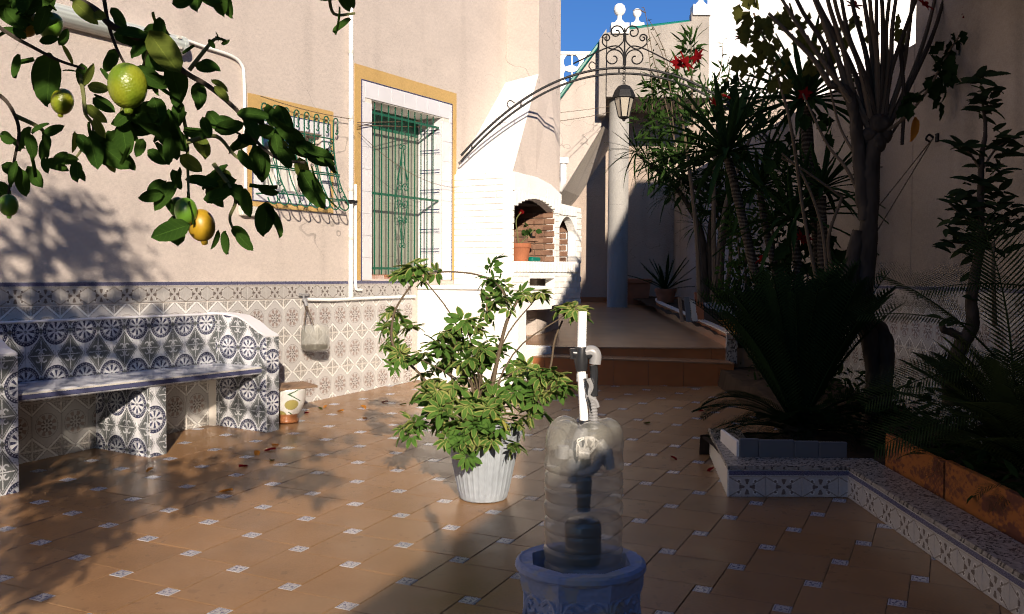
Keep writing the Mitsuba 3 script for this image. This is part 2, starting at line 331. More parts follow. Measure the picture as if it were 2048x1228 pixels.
pr('lime_skin', (0.09, 0.20, 0.02), 0.35)
def veined(dark, light):
    def fn(p, n, uv):
        v = dr.abs(uv.y - 0.5) * 2
        k = noise(p.x * 25, p.y * 25, p.z * 25)
        rib = linef(uv.y - 0.5, 0.012)
        side = smoothstep(0.75, 0.95, dr.sin(uv.x * 46 - v * 9)) * 0.18
        c = dr.lerp(mi.Color3f(*dark), mi.Color3f(*light), k * 0.8 + side)
        return dr.lerp(c, mi.Color3f(*light) * 1.6, rib * 0.6)
    return fn
leafmat('lemon_leaf', paint(veined((0.022, 0.058, 0.011), (0.062, 0.130, 0.022))), 0.32, 0.5)
leafmat('lemon_leaf_pale', paint(veined((0.10, 0.15, 0.025), (0.20, 0.24, 0.05))), 0.35, 0.8)
def varieg(p, n, uv):
    v = dr.abs(uv.y - 0.5) * 2
    k = noise(p.x * 11, p.y * 11, p.z * 11)
    c = dr.lerp(mi.Color3f(0.055, 0.135, 0.025), mi.Color3f(0.120, 0.235, 0.048), noise(p.x * 30, p.y * 30, p.z * 30))
    c = dr.lerp(c, mi.Color3f(0.42, 0.42, 0.14), smoothstep(0.66, 0.84, v + (k - 0.5) * 1.2) * 0.75)
    return dr.lerp(c, mi.Color3f(0.16, 0.24, 0.06), linef(uv.y - 0.5, 0.03) * 0.6)
leafmat('umbrella_leaf', paint(varieg), 0.3, 0.5)
leafmat('umbrella_leaf_pale', (0.42, 0.40, 0.10), 0.35, 0.8)
leafmat('yucca_leaf', (0.020, 0.044, 0.015), 0.4, 0.35)
leafmat('dragon_leaf', (0.030, 0.058, 0.016), 0.4, 0.4)
leafmat('cycad_leaf', (0.012, 0.026, 0.010), 0.4, 0.2)
leafmat('palm_leaf', (0.030, 0.045, 0.016), 0.45, 0.3)
leafmat('shrub_leaf', (0.030, 0.062, 0.015), 0.4, 0.6)
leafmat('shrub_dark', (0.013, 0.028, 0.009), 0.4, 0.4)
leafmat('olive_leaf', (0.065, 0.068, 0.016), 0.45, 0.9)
leafmat('sapling_leaf', (0.022, 0.034, 0.014), 0.45, 0.3)
leafmat('bract', (0.16, 0.006, 0.008), 0.5, 0.7)
leafmat('dry_leaf', (0.42, 0.17, 0.03), 0.6, 0.5)
pr('twig', (0.10, 0.075, 0.05), 0.85, 0.2)
pr('twig_green', (0.12, 0.13, 0.05), 0.7, 0.2)

# ------------------------------------------------------------------ setting: ground, patio, terrace
struct('ground', boxm(-150, 150, -150, 250, -0.9, -0.6), 'soil', label='bare ground round the plots')
def sloped(x0, x1, y0, y1, dz, th=0.25):
    v = [[x, y, floor_z(y) + dz + h] for h in (-th, 0) for x, y in ((x0, y0), (x1, y0), (x1, y1), (x0, y1))]
    return trimesh.Trimesh(v, [[0, 2, 1], [0, 3, 2], [4, 5, 6], [4, 6, 7], [0, 1, 5], [0, 5, 4], [1, 2, 6], [1, 6, 5], [2, 3, 7], [2, 7, 6], [3, 0, 4], [3, 4, 7]])
struct('patio_floor', sloped(-9.5, 2.9, -9, 9.6, -0.010), 'grout', label='sloping patio of brown clay tiles with small blue and white insets')

def tile_of(poly, w, h, d, bev=0.0015, z0=0.0):
    """A glazed tile cut to a polygon of its face plane: bevelled rim, uv over the whole w x h tile."""
    p = np.array(poly.exterior.coords)[:-1]
    if Polygon(p).exterior.is_ccw is False: p = p[::-1]
    q = poly.buffer(-bev, join_style=2)
    k = len(p)
    if q.geom_type == 'Polygon' and len(q.exterior.coords) - 1 == k:
        q = np.array(q.exterior.coords)[:-1]
        if not Polygon(q).exterior.is_ccw: q = q[::-1]
        q = np.roll(q, -int(np.argmin(np.linalg.norm(q - p[0], axis=1))), axis=0)
    else:
        q = p
    v = np.vstack([np.c_[p, np.full(k, z0)], np.c_[p, np.full(k, z0 + d - bev)], np.c_[q, np.full(k, z0 + d)]])
    f = []
    for a in (0, k):
        for i in range(k):
            j = (i + 1) % k; f += [[a + i, a + j, a + k + j], [a + i, a + k + j, a + k + i]]
    _, tri = trimesh.creation.triangulate_polygon(Polygon(q), engine='earcut')
    f += (np.asarray(tri) + 2 * k).tolist()
    m = trimesh.Trimesh(v, f, process=False)
    tn = np.cross(v[f[-1][1]] - v[f[-1][0]], v[f[-1][2]] - v[f[-1][0]])
    if tn[2] < 0: m = trimesh.Trimesh(v, f[:4 * k] + [x[::-1] for x in f[4 * k:]], process=False)
    return m
def tiled(holder, region, M, mat, w, h, ox, oy, joint=0.002, d=0.008, z0=0.0, uvh=None, swap=None, jitter=0.0006, seed=1, name='tile', xr=None):
    """Lays a grid of single tiles over the shapely region of the plane M (cut at its edge), each an entry of its own."""
    rng = np.random.default_rng(seed); x0, y0, x1, y1 = region.bounds; cache = {}
    for i in range(math.floor((x0 - ox) / w), math.ceil((x1 - ox) / w)):
        for j in range(math.floor((y0 - oy) / h), math.ceil((y1 - oy) / h)):
            cx, cy = ox + i * w, oy + j * h
            cell = sbox(cx + joint / 2, cy + joint / 2, cx + w - joint / 2, cy + h - joint / 2).intersection(region)
            for g in getattr(cell, 'geoms', [cell]):
                if g.geom_type != 'Polygon' or g.area < 0.0004: continue
                g = g.simplify(0.0005)
                loc = Polygon(np.array(g.exterior.coords) - [cx, cy])
                key = tuple(np.round(np.array(loc.exterior.coords).ravel(), 4))
                if key not in cache:
                    m = tile_of(loc, w, h, d)
                    cache[key] = mikit.ply(m, mat, uv=np.c_[m.vertices[:, 0] / w, m.vertices[:, 1] / h])
                L = np.eye(4); L[:3, 3] = [cx, cy, z0 + rng.uniform(-jitter, jitter)]
                L[2, 0], L[2, 1] = rng.uniform(-0.004, 0.004, 2) * (jitter > 0)
                L[2, 3] -= 0
                use = swap(i, j) if swap else None
                copy(f'{holder}__{name}', cache[key], M @ L, use)

# patio tiles: a large square and a small inset per lattice cell
ta, tb = 0.3240, 0.0705
ang = math.radians(53.03) + math.atan2(tb, ta)                 # direction of the long tile edges
e1 = np.array([math.cos(ang), math.sin(ang)]); e2 = np.array([-e1[1], e1[0]])
l1 = e1 * ta - e2 * tb; l2 = e1 * tb + e2 * ta
org = np.array([-0.6289, 2.7192]) * 1.41
def flat_tile(s, d=0.008, bev=0.002):
    m = tile_of(sbox(0.0012, 0.0012, s - 0.0012, s - 0.0012), s, s, d, bev); m.apply_translation([-s / 2, -s / 2, -d]); return m
bm, sm = flat_tile(ta), flat_tile(tb)
big = mikit.ply(bm, 'clay_tile', uv=bm.vertices[:, :2] / ta + 0.5)
small = mikit.ply(sm, 'insert_tile', uv=sm.vertices[:, :2] / tb + 0.5)
patio_area = Polygon([(-9, 0.5), (2.10, 0.5), (2.06, 5.45), (1.36, 5.45), (1.42, 6.25), (2.0, 6.25), (2.2, 9.2), (-9, 9.3)])
rngf = np.random.default_rng(5)
far_tiles = []
def place_tile(c, shape, name, sz):
    x, y = c
    if not (patio_area.contains(Polygon([c + e1 * sz * .2, c + e2 * sz * .2, c - e1 * sz * .2]))): return
    if (c @ N[:2] - P0 @ N) < 0.0: return
    if y < 1.9 or abs(x) > 0.56 * y + 0.5: return
    M = np.eye(4); M[:3, 0] = [e1[0], e1[1], SLOPE * e1[1]]; M[:3, 1] = [e2[0], e2[1], SLOPE * e2[1]]
    M[:3, 2] = [rngf.uniform(-.003, .003), -SLOPE + rngf.uniform(-.003, .003), 1]
    M[2, 0] += rngf.uniform(-.0022, .0022); M[2, 1] += rngf.uniform(-.0022, .0022)
    M[:3, 3] = [x, y, floor_z(y) + rngf.uniform(-0.0006, 0.0006)]
    copy('patio_floor__' + name, shape, M, None if name == 'inset' else 'clay_tile' + ('', '', '_dark', '_pale', '_mid')[rngf.integers(5)])
cells = [org + l1 * i + l2 * j for i in range(-40, 50) for j in range(-40, 50)]
for c in sorted(cells, key=lambda q: q[1]):
    place_tile(c, small, 'inset', tb)
    place_tile(c + e1 * (ta + tb) / 2 + e2 * (ta - tb) / 2 * 1.0, big, 'tile', ta)

# steps and terrace
def hexa(b, t):                                                # box from four bottom and four top corners
    v = np.array(list(b) + list(t), float)
    return trimesh.Trimesh(v, [[0, 2, 1], [0, 3, 2], [4, 5, 6], [4, 6, 7], [0, 1, 5], [0, 5, 4], [1, 2, 6], [1, 6, 5], [2, 3, 7], [2, 7, 6], [3, 0, 4], [3, 4, 7]])
def zt(x): return 0.642 - 0.029 * (x - 0.1)                     # the lower tread falls a little to the right
SX0, SX1 = -0.02, 2.11
struct('terrace_steps', hexa([(SX0, 9.135, 0), (SX1, 9.135, 0), (SX1, 9.47, 0), (SX0, 9.47, 0)], [(SX0, 9.135, zt(SX0) - .012), (SX1, 9.135, zt(SX1) - .012), (SX1, 9.47, zt(SX1) - .012), (SX0, 9.47, zt(SX0) - .012)]), 'grout', label='two steps of orange brown clay tiles up to the terrace')
struct('terrace_floor', hexa([(-4, 9.47, 0), (3.3, 9.47, 0), (3.3, 19, 0), (-4, 19, 0)], [(-4, 9.47, terrace_z(9.47)), (3.3, 9.47, terrace_z(9.47)), (3.3, 19, terrace_z(19)), (-4, 19, terrace_z(19))]), 'terrace_tile', label='raised terrace of brown glazed tiles in deep shade')
x = SX0
while x < SX1 - 0.01:
    x1 = min(x + 0.33, SX1); a, b = x + 0.002, x1 - 0.002
    put('terrace_steps__riser_tile', hexa([(a, 9.125, 0.30), (b, 9.125, 0.30), (b, 9.137, 0.30), (a, 9.137, 0.30)], [(a, 9.122, zt(a) - .014), (b, 9.122, zt(b) - .014), (b, 9.137, zt(b) - .014), (a, 9.137, zt(a) - .014)]), 'riser_tile')
    put('terrace_steps__tread_tile', hexa([(a, 9.112, zt(a) - .013), (b, 9.112, zt(b) - .013), (b, 9.452, zt(b) - .013), (a, 9.452, zt(a) - .013)], [(a, 9.112, zt(a)), (b, 9.112, zt(b)), (b, 9.452, zt(b) + .003), (a, 9.452, zt(a) + .003)]), 'terrace_tile')
    put('terrace_steps__riser_tile', hexa([(a, 9.456, zt(a) - .03), (b, 9.456, zt(b) - .03), (b, 9.469, zt(b) - .03), (a, 9.469, zt(a) - .03)], [(a, 9.454, .688), (b, 9.454, .688), (b, 9.469, .688), (a, 9.469, .688)]), 'riser_tile')
    put('terrace_steps__tread_tile', hexa([(a, 9.442, .690), (b, 9.442, .690), (b, 9.72, .694), (a, 9.72, .694)], [(a, 9.442, .704), (b, 9.442, .704), (b, 9.72, .7105), (a, 9.72, .7105)]), 'terrace_tile')
    x = x1

# planted bed
gx, gy = np.meshgrid(np.linspace(1.22, 2.92, 30), np.linspace(1.0, 9.45, 110))
gz = floor_z(gy) + 0.10 + 0.09 * meshkit.fbm(np.stack([gx * 3, gy * 3, 0 * gx], -1), 4)
gz = np.where((gx < 1.9 + 0.05) & ((gy < 5.3) | (gy > 6.2)), floor_z(gy) - 0.2, gz)
def sheet(gx, gy, gz):
    h, w = gx.shape; i, j = np.meshgrid(np.arange(h - 1), np.arange(w - 1), indexing='ij')
    q = np.stack([i * w + j, i * w + j + 1, (i + 1) * w + j + 1, (i + 1) * w + j], -1).reshape(-1, 4)
    return trimesh.Trimesh(np.stack([gx, gy, gz], -1).reshape(-1, 3), np.vstack([q[:, [0, 1, 2]], q[:, [0, 2, 3]]]), process=False)
struct('garden_soil', sheet(gx, gy, gz), 'soil', True, label='dark soil of the planted bed along the right wall')
gx, gy = np.meshgrid(np.linspace(2.10, 2.92, 16), np.linspace(9.3, 17.2, 60))
struct('terrace_soil', sheet(gx, gy, terrace_z(gy) + 0.06 + 0.08 * meshkit.fbm(np.stack([gx * 4, gy * 4, 0 * gx], -1), 4)), 'soil', True, label='soil of the narrow bed beside the terrace')

kerb = thing('planter_kerb', 'low kerb of patterned tiles with speckled coping round the planted bed', 'kerb')
K = [(1.183, 5.211), (1.838, 5.215), (1.90, 3.546), (1.95, 1.5)]
KT = 0.150                                                     # height of the tiled face
core = Polygon([(1.29, 6.22), (1.188, 5.216), (1.842, 5.22), (1.905, 3.55), (1.955, 1.5), (2.13, 1.5), (2.085, 3.55), (2.02, 5.40), (1.385, 5.40), (1.47, 6.22)])
def draped(poly, dz0, dz1):
    m = extrude(poly, 0, 1); z = m.vertices[:, 2].copy()
    m.vertices[:, 2] = floor_z(m.vertices[:, 1]) + np.where(z > 0.5, dz1, dz0); return m
put(kerb + '__core', draped(core, -0.1, KT - 0.002), 'grout_light')
cop = core.buffer(0.012, join_style=2)
put(kerb + '__coping', draped(cop, KT, KT + 0.02), 'terrazzo')
def along(a, b, reverse=False):
    a, b = np.array(a), np.array(b); d = (b - a) / np.linalg.norm(b - a); X = np.array([d[0], d[1], 0])
    return np.linalg.norm(b - a), X
def kerb_face(a, b, seed):
    L, X = along(a, b); M = frame([a[0], a[1], floor_z(a[1])], X); M[2, 0] = SLOPE * X[1]
    tiled(kerb, sbox(0, 0, L, KT - 0.003), M, 'border_tile', 0.2, 0.147, 0, 0.0, seed=seed, z0=-0.004, d=0.010)
kerb_face((1.29, 6.22), (1.183, 5.211), 3)
scenes_left = [k for k in scene if k.startswith(kerb + '__tile')]
for k in scenes_left: scene[k]['bsdf'] = {'type': 'ref', 'id': 'cream_plastic'}
kerb_face(K[0], K[1], 4); kerb_face(K[1], K[2], 5); kerb_face(K[2], K[3], 6)

slab = thing('slate_edging', 'row of upright grey slate slabs behind the kerb in front of the cycad', 'edging')
for i, (x0, x1, h) in enumerate([(1.29, 1.40, .105), (1.402, 1.60, .098), (1.602, 1.74, .092), (1.742, 1.90, .088)]):
    put(slab + '__slab', boxm(x0, x1, 5.42, 5.445, floor_z(5.4) + 0.10, floor_z(5.4) + KT + 0.02 + h, .004), 'slate')
put(slab + '__slab', boxm(1.275, 1.297, 5.43, 5.85, floor_z(5.4) + 0.10, floor_z(5.6) + KT + 0.10, .004), 'grout_light')
edge = thing('clay_edging', 'line of upright orange clay slabs standing on the kerb at the right edge', 'edging')
for i, (y0, y1) in enumerate([(5.28, 4.62), (4.60, 3.92), (3.90, 3.22), (3.20, 2.5)]):
    xa, xb = 2.06 + (5.3 - y0) * 0.035, 2.06 + (5.3 - y1) * 0.035
    c = np.array([[xa, y0], [xb, y1], [xb + .03, y1], [xa + .03, y0]])
    m = draped(Polygon(c), 0.05, KT + 0.185 + 0.012 * (i % 2)).subdivide().subdivide().subdivide()
    m.vertices += (meshkit.fbm(m.vertices * 14, 3, i)[:, None] - 0.5) * 0.014
    put(edge + '__slab', m, 'orange_clay', 30)

# ------------------------------------------------------------------ the house on the left
house = thing('house', 'cream plastered house wall with a tiled lower band, two grilled windows and white pipes', 'house')
H0, H1 = 0.0, 6.2
holes = [sbox(10.20, 1.395, 11.335, 2.99), sbox(8.83, 2.06, 9.53, 2.585)]
wallp = sbox(-6.0, H0, 12.63, H1)
for h_ in holes: wallp = wallp.difference(h_)
put(house + '__wall', moved(extrude(wallp, -0.30, 0.0), WALL), 'stucco_house')
put(house + '__back_wall', moved(boxm(-6, 12.6, H0, H1, -5.0, -4.8), WALL), 'stucco_house')
put(house + '__roof', moved(boxm(-6.05, 12.66, H1, H1 + .15, -5.05, 0.03), WALL), 'stucco_grey')
put(house + '__inner_partition', moved(boxm(8.0, 12.0, 0.3, 4.0, -0.62, -0.55), WALL), 'white_lime')
# the pier that carries the chimney, at the far end of the wall
g = np.array([0.284, 0.959, 0]); Kc = W(12.63, 0.40, 0)
px = [W(12.62, -0.6, 0), W(12.63, 0.40, 0), Kc + g * 1.02, Kc + g * 1.02 + np.array([-1.6, 1.2, 0])]
put(house + '__chimney_pier', extrude(Polygon([q[:2] for q in px]), 0.3, 6.6), 'stucco_house')
# yellow bands, white surrounds
def band(outer, inner, key, mat, d=0.006, o=0.0):
    put(house + '__' + key, moved(extrude(sbox(*outer).difference(sbox(*inner)), o, o + d), WALL), mat)
band((9.963, 1.352, 11.595, 3.272), (10.05, 1.30, 11.51, 3.150), 'yellow_band', 'yellow_paint')
band((8.682, 1.93, 9.678, 2.802), (8.722, 1.972, 9.632, 2.690), 'yellow_band', 'yellow_paint')
band((10.05, 1.345, 11.51, 3.150), (10.058, 1.30, 11.502, 3.142), 'blue_edge', 'blue_glaze', 0.014)
band((8.722, 1.972, 9.632, 2.690), (8.730, 1.980, 9.624, 2.682), 'blue_edge', 'blue_glaze', 0.014)
sur = house + '__window_surround'
put(sur, moved(extrude(sbox(10.06, 1.35, 11.50, 3.14).difference(sbox(10.2, 1.3, 11.335, 2.99)), 0.0, 0.004), WALL), 'grout_light')
y = 1.352
for i in range(9):
    y1 = min(y + 0.2, 3.0)
    if i == 8: break
    for xa, xb in ((10.06, 10.20), (11.335, 11.50)): put(sur + '__tile', moved(boxm(xa + .001, xb - .001, y + .001, y1 - .001, .002, .013, .0015), WALL), 'white_tile')
    y = y1
xs = np.linspace(10.10, 11.46, 8)
for a_, b_ in zip(xs[:-1], xs[1:]): put(sur + '__tile', moved(boxm(a_ + .001, b_ - .001, 2.992, 3.138, .002, .013, .0015), WALL), 'white_tile')
for xa, xb in ((10.06, 10.099), (11.461, 11.50)): put(sur + '__tile', moved(boxm(xa, xb, 2.955, 3.138, .002, .013, .0015), WALL), 'white_tile')
sur2 = house + '__small_window_surround'
put(sur2, moved(extrude(sbox(8.731, 1.981, 9.623, 2.681).difference(sbox(8.83, 2.06, 9.53, 2.585)), 0.0, 0.012), WALL), 'white_tile')
# reveal of the tall window: white tiles with twin blue lines, soffit, sill, shutter
JR = frame(W(11.333, -0.285, 0), N)
y = 1.42
for i in range(8):
    put(sur + '__reveal_tile', moved(boxm(0, 0.283, y + .001, min(y + .2, 2.985) - .001, 0, .006, .001), JR), 'white_tile')
    for dy in (0.012, 0.040): put(sur + '__blue_line', moved(boxm(0.02, 0.265, y + dy, y + dy + .010, .006, .0072), JR), 'blue_glaze')
    y += 0.2
    if y > 2.95: break
put(house + '__soffit', moved(boxm(10.205, 11.33, 2.984, 2.989, -.285, -.001), WALL), 'white_lime')
for i in range(6):
    a_ = 10.2 + i * .189; put(house + '__sill_tile', moved(boxm(a_ + .002, a_ + .187, 1.36, 1.397 + .003, -.285, .0, .003), WALL), 'terracotta')
sh = house + '__shutter'
put(sh, moved(boxm(10.18, 11.34, 1.40, 2.80, -.33, -.29), WALL), 'shutter')
for i in range(8): put(sh + '__slat', moved(boxm(10.185, 11.335, 1.405 + i * .174, 1.405 + i * .174 + .170, -.291, -.2865, .002), WALL), 'shutter')
put(house + '__shutter_box', moved(boxm(10.18, 11.34, 2.80, 3.02, -.40, -.287), WALL), 'green_box')
# grille of the tall window
gr = house + '__tall_window_grille'
def WV(t, o, z): return W(t, o, z)
def bar(t, o, z0, z1, r=.0065): return tube([W(t, o, z0), W(t, o, z1)], r, 6)
for zz in (2.885, 2.15, 1.46): put(gr + '__rail', moved(boxm(10.21, 11.325, zz - .011, zz + .011, -.036, -.028), WALL), 'green_iron')
for i in range(10): put(gr + '__bar', bar(10.285 + i * .104, -.026, 1.40, 2.985), 'green_iron', 40)
def spiral(t, z, o, r0, turns, a0, sgn=1, k=26):
    s = np.linspace(0, 1, k); r = r0 * (1 - 0.72 * s); a = a0 + sgn * s * turns * 2 * np.pi
    return [(t + x_, o, z + y_) for x_, y_ in zip(r * np.cos(a), r * np.sin(a))]
def orn(curves, r=.005): return join([tube([W(*q) for q in c], r, 6) for c in curves])
tc = 10.70
cur = []
for s in (-1, 1):
    cur += [[(tc + s * .012, -.016, 2.60), (tc + s * .09, -.016, 2.16), (tc + s * .012, -.016, 1.70)],
            spiral(tc + s * .028, 2.615, -.016, .028, 1.1, math.pi if s > 0 else 0, -s), spiral(tc + s * .028, 1.685, -.016, .028, 1.1, math.pi if s > 0 else 0, s),
            spiral(tc + s * .045, 2.235, -.016, .045, 1.3, math.pi if s > 0 else 0, -s), spiral(tc + s * .045, 2.085, -.016, .045, 1.3, math.pi if s > 0 else 0, s),
            spiral(tc + s * .04, 1.93, -.016, .04, 1.3, math.pi if s > 0 else 0, s), [(tc + s * .085, -.016, 2.30), (tc + s * .02, -.016, 2.48)]]
put(gr + '__scrollwork', orn(cur), 'green_iron', 40)
# small window: frame, pane, blind, bulging grille
put(house + '__small_window_frame', moved(extrude(sbox(8.83, 2.06, 9.53, 2.585).difference(unary_union([sbox(8.87, 2.10, 9.16, 2.545), sbox(9.20, 2.10, 9.49, 2.545)])), -.20, -.16), WALL), 'white_paint')
for a_, b_ in ((8.87, 9.16), (9.20, 9.49)):
    put(house + '__small_window_frame__pane', moved(boxm(a_, b_, 2.10, 2.545, -.182, -.180), WALL), 'window_glass')
put(house + '__blind', moved(boxm(8.95, 9.49, 2.10, 2.43, -.245, -.235), WALL), 'white_paint')
g2 = house + '__small_window_grille'
rails = [(2.555, .055), (2.25, .115), (2.235, .115), (2.03, .20)]
put(g2, join([tube([W(8.76, o, z), W(9.63, o, z)], .006, 6) for z, o in rails] + [tube([W(t_, 0, z), W(t_, o, z)], .006, 6) for z, o in rails[:1] + rails[3:] for t_ in (8.76, 9.63)]), 'green_iron', 40)
for i in range(8):
    t_ = 8.775 + i * .1205
    prof = [(t_, .055, 2.70), (t_, .06, 2.5), (t_, .085, 2.33), (t_, .135, 2.16), (t_, .20, 2.04), (t_, .225, 1.975), (t_, .19, 1.945), (t_, .14, 1.965), (t_, .12, 2.0)]
    hook = [(t_, .055, 2.70), (t_ + .012, .055, 2.728), (t_ + .036, .055, 2.738), (t_ + .058, .055, 2.722), (t_ + .060, .055, 2.695), (t_ + .046, .055, 2.675), (t_ + .052, .055, 2.648), (t_ + .062, .055, 2.625), (t_ + .045, .055, 2.60), (t_ + .028, .055, 2.612)]
    put(g2 + '__bar', join([tube(bend([W(*q) for q in prof], 4), .006, 6), tube(bend([W(*q) for q in hook], 3), .0055, 6)]), 'green_iron', 40)
cur = []
for t_ in (8.83, 9.07, 9.31, 9.55):
    cur += [spiral(t_ + .02, 2.50, .065, .026, 1.2, math.pi, -1), spiral(t_ + .02, 2.44, .075, .026, 1.2, math.pi, 1), spiral(t_ + .03, 2.11, .165, .026, 1.2, math.pi, -1), spiral(t_ + .03, 2.05, .20, .022, 1.2, math.pi, 1), [(t_, .07, 2.45), (t_ + .04, .13, 2.2), (t_ + .005, .17, 2.1)]]
put(g2 + '__scrollwork', orn(cur, .0045), 'green_iron', 40)
# lower tiled band: border row and three rows of 20 x 30 tiles
tiled(house, sbox(6.0, 1.199, 10.83, 1.346), WALL, 'border_tile', 0.2, 0.147, 7.065 - 2, 1.199, seed=11, name='border_tile')
tiled(house, sbox(6.0, 0.1, 10.83, 1.197), WALL, 'dado_tile', 0.2, 0.30, 7.065 - 2, 0.297, seed=12, name='wall_tile')
# pipes and conduit
pipe = house + '__downpipe'
put(pipe, tube([W(9.875, .035, 6.1), W(9.875, .035, 1.20)], .021, 10), 'white_paint', 40)
for z in (3.35, 2.78, 2.15, 1.72): put(pipe + '__clip', tube([W(9.875, .035, z - .014), W(9.875, .035, z + .014)], .026, 10), 'cream_plastic', 40)
put(pipe + '__clip', moved(boxm(9.83, 9.925, 2.03, 2.055, 0, .07), WALL), 'black_iron')
put(house + '__overflow_pipe', tube(bend([W(9.945, .03, 2.2), W(9.945, .03, 1.4), W(9.945, .03, 1.30), W(9.965, .03, 1.268), W(10.03, .03, 1.262)], 6), .013, 8), 'white_paint', 40)
put(house + '__water_pipe', tube([W(9.30, .04, 1.192), W(9.6, .04, 1.183), W(10.2, .04, 1.19), W(10.83, .04, 1.192)], .014, 8), 'white_paint', 40)
put(house + '__conduit', tube(bend([W(8.03, .02, 3.075), W(8.25, .02, 3.06), W(8.50, .02, 3.045), W(8.60, .02, 3.0), W(8.628, .02, 2.90), W(8.636, .02, 2.5), W(8.64, .02, 1.93)], 8), .012, 8), 'white_paint', 40)
put(house + '__junction_box', moved(boxm(8.58, 8.76, 1.85, 1.925, .0, .05, .006), WALL), 'cream_plastic')
tap = house + '__tap'
put(tap, join([tube([W(9.30, .04, 1.192), W(9.255, .05, 1.192), W(9.235, .09, 1.175), W(9.235, .10, 1.14)], .014, 8), tube([W(9.255, .05, 1.19), W(9.255, .05, 1.235)], .008, 6), tube([W(9.20, .05, 1.238), W(9.31, .05, 1.232)], .008, 6)]), 'plastic_grey', 40)
put(tap + '__cord', join([tube([W(9.235, .10, 1.15), W(9.24 + d_, .11, 0.98)], .004, 5) for d_ in (-.05, .07)]), 'twig')

# ------------------------------------------------------------------ tiled bench
bench = thing('tiled_bench', 'built-in bench faced with blue and white medallion tiles along the house wall', 'bench')
def solid(key, poly_oz, t0, t1, mat, smooth=False):            # polygon in (off, z), extruded along the wall
    M = frame(W(t0, 0, 0), N, UP)                              # local z points towards -D
    m = extrude(poly_oz, -(t1 - t0), 0); return put(key, moved(m, M), mat, smooth)
BT, BR = 0.2, 0.30
bk = bench + '__backrest'
put(bk, moved(boxm(6.10, 8.27, 0.70, 1.100, .012, .092), WALL), 'grout_light')
tiled(bk, sbox(6.39, .745, 8.268, 1.098), WALL, 'bench_tile', BT, BR, 6.77 - 1.0, 1.045 - .6, z0=.092, seed=21)
put(bk + '__top_tile', moved(boxm(6.10, 8.27, 1.100, 1.112, .010, .106, .003), WALL), 'white_tile')
st = bench + '__seat'
put(st, moved(boxm(6.385, 8.27, .690, .742, .10, .555, .006), WALL), 'marble')
n = 9
for i in range(n):
    a_, b_ = 6.39 + i * 1.88 / n, 6.39 + (i + 1) * 1.88 / n
    put(st + '__edge_tile', moved(boxm(a_ + .001, b_ - .001, .702, .728, .55, .561, .001), WALL), 'blue_glaze')
    put(st + '__edge_strip', moved(boxm(a_ + .001, b_ - .001, .7285, .739, .55, .5605, .001), WALL), 'cream_plastic')
for i in range(6):
    a_, b_ = 6.39 + i * 1.88 / 6, 6.39 + (i + 1) * 1.88 / 6
    put(st + '__top_tile', moved(boxm(a_ + .001, b_ - .001, .741, .7465, .104, .548, .001), WALL), 'marble')
prof = [(0.012, .0), (.60, .0), (.60, .955), (.52, .985), (.42, 1.045), (.32, 1.085), (.20, 1.10), (.012, 1.105)]
def arm(name, t0, t1, poly, inner_from, seed):
    k = bench + '__' + name; k = solid(k, Polygon(poly), t0, t1, 'grout_light')
    reg = Polygon(poly).buffer(-.002, join_style=2)
    M = frame(W(t0, 0, 0), N, UP)
    tiled(k, reg.intersection(sbox(inner_from, .1, .6, 1.2)), M, 'bench_tile', BT, BR, .425 - .4, .870 - .9, seed=seed)
    F = frame(W(t0, poly[1][0], 0), D)
    top = max(z for o, z in poly if abs(o - poly[1][0]) < .01)
    tiled(k, sbox(0, .1, t1 - t0, top - .002), F, 'bench_tile', BT, BR, (.05 if name == 'arm' else .03), .78 - .6, seed=seed + 50)
    E_ = frame(W(t1, poly[1][0], 0), -N, UP)
    tiled(k, sbox(0, .1, .5, top - .03), E_, 'bench_tile', BT, BR, 0, 0, seed=seed + 70)
    c = np.array([q for q in poly if q[1] > .5]); c = c[np.argsort(-c[:, 0])]
    for (o0, z0), (o1, z1) in zip(c[:-1], c[1:]):
        if abs(o0 - o1) > .01: solid(k + '__cap', Polygon([(o0, z0 + .001), (o1, z1 + .001), (o1, z1 + .013), (o0, z0 + .013)]), t0 - .008, t1 + .006, 'white_tile')
    return k
arm('arm', 6.15, 6.392, prof, .02, 22)
arm('arm', 8.27, 8.385, prof, .10, 23)
arm('support', 7.315, 7.437, [(.012, 0), (.535, 0), (.535, .688), (.012, .688)], .02, 24)

# ------------------------------------------------------------------ things on and by the house wall
lamp = thing('wall_lamp', 'long pale green ribbed strip lamp high on the house wall behind the lemon branch', 'lamp')
put(lamp + '__base', moved(boxm(6.95, 8.02, 2.955, 3.085, .0, .035, .004), WALL), 'cream_plastic')
prof = Polygon([(.03, 2.958)] + [(.035 + .065 * math.sin(a), 3.02 - .062 * math.cos(a)) for a in np.linspace(0.1, math.pi - .1, 12)] + [(.03, 3.082)])
solid(lamp + '__diffuser', prof, 6.96, 8.0, 'acrylic', 35)
for t0 in (6.945, 7.995): solid(lamp + '__end_cap', prof.buffer(.004), t0, t0 + .03, 'acrylic', 35)
for z in (2.985, 3.055): put(lamp + '__clip', moved(boxm(7.93, 7.96, z - .008, z + .008, .085, .106), WALL), 'cream_plastic')

jug = lathe([(.0, .0), (.085, .002), (.11, .02), (.118, .06), (.117, .10), (.116, .15), (.110, .19), (.106, .215)], 28)
key = thing('hanging_jug', 'cut clear plastic jug hanging by cord from the tap on the tiled wall', 'jug')
put(key + '__body', moved(jug, frame(W(9.30, .135, .765), [1, 0, 0], [0, 1, 0])), 'pet', 40)
put(key + '__dregs', moved(lathe([(0, .008), (.10, .024), (.112, .05), (0, .052)], 24), frame(W(9.30, .135, .765), [1, 0, 0], [0, 1, 0])), 'soil', 40)

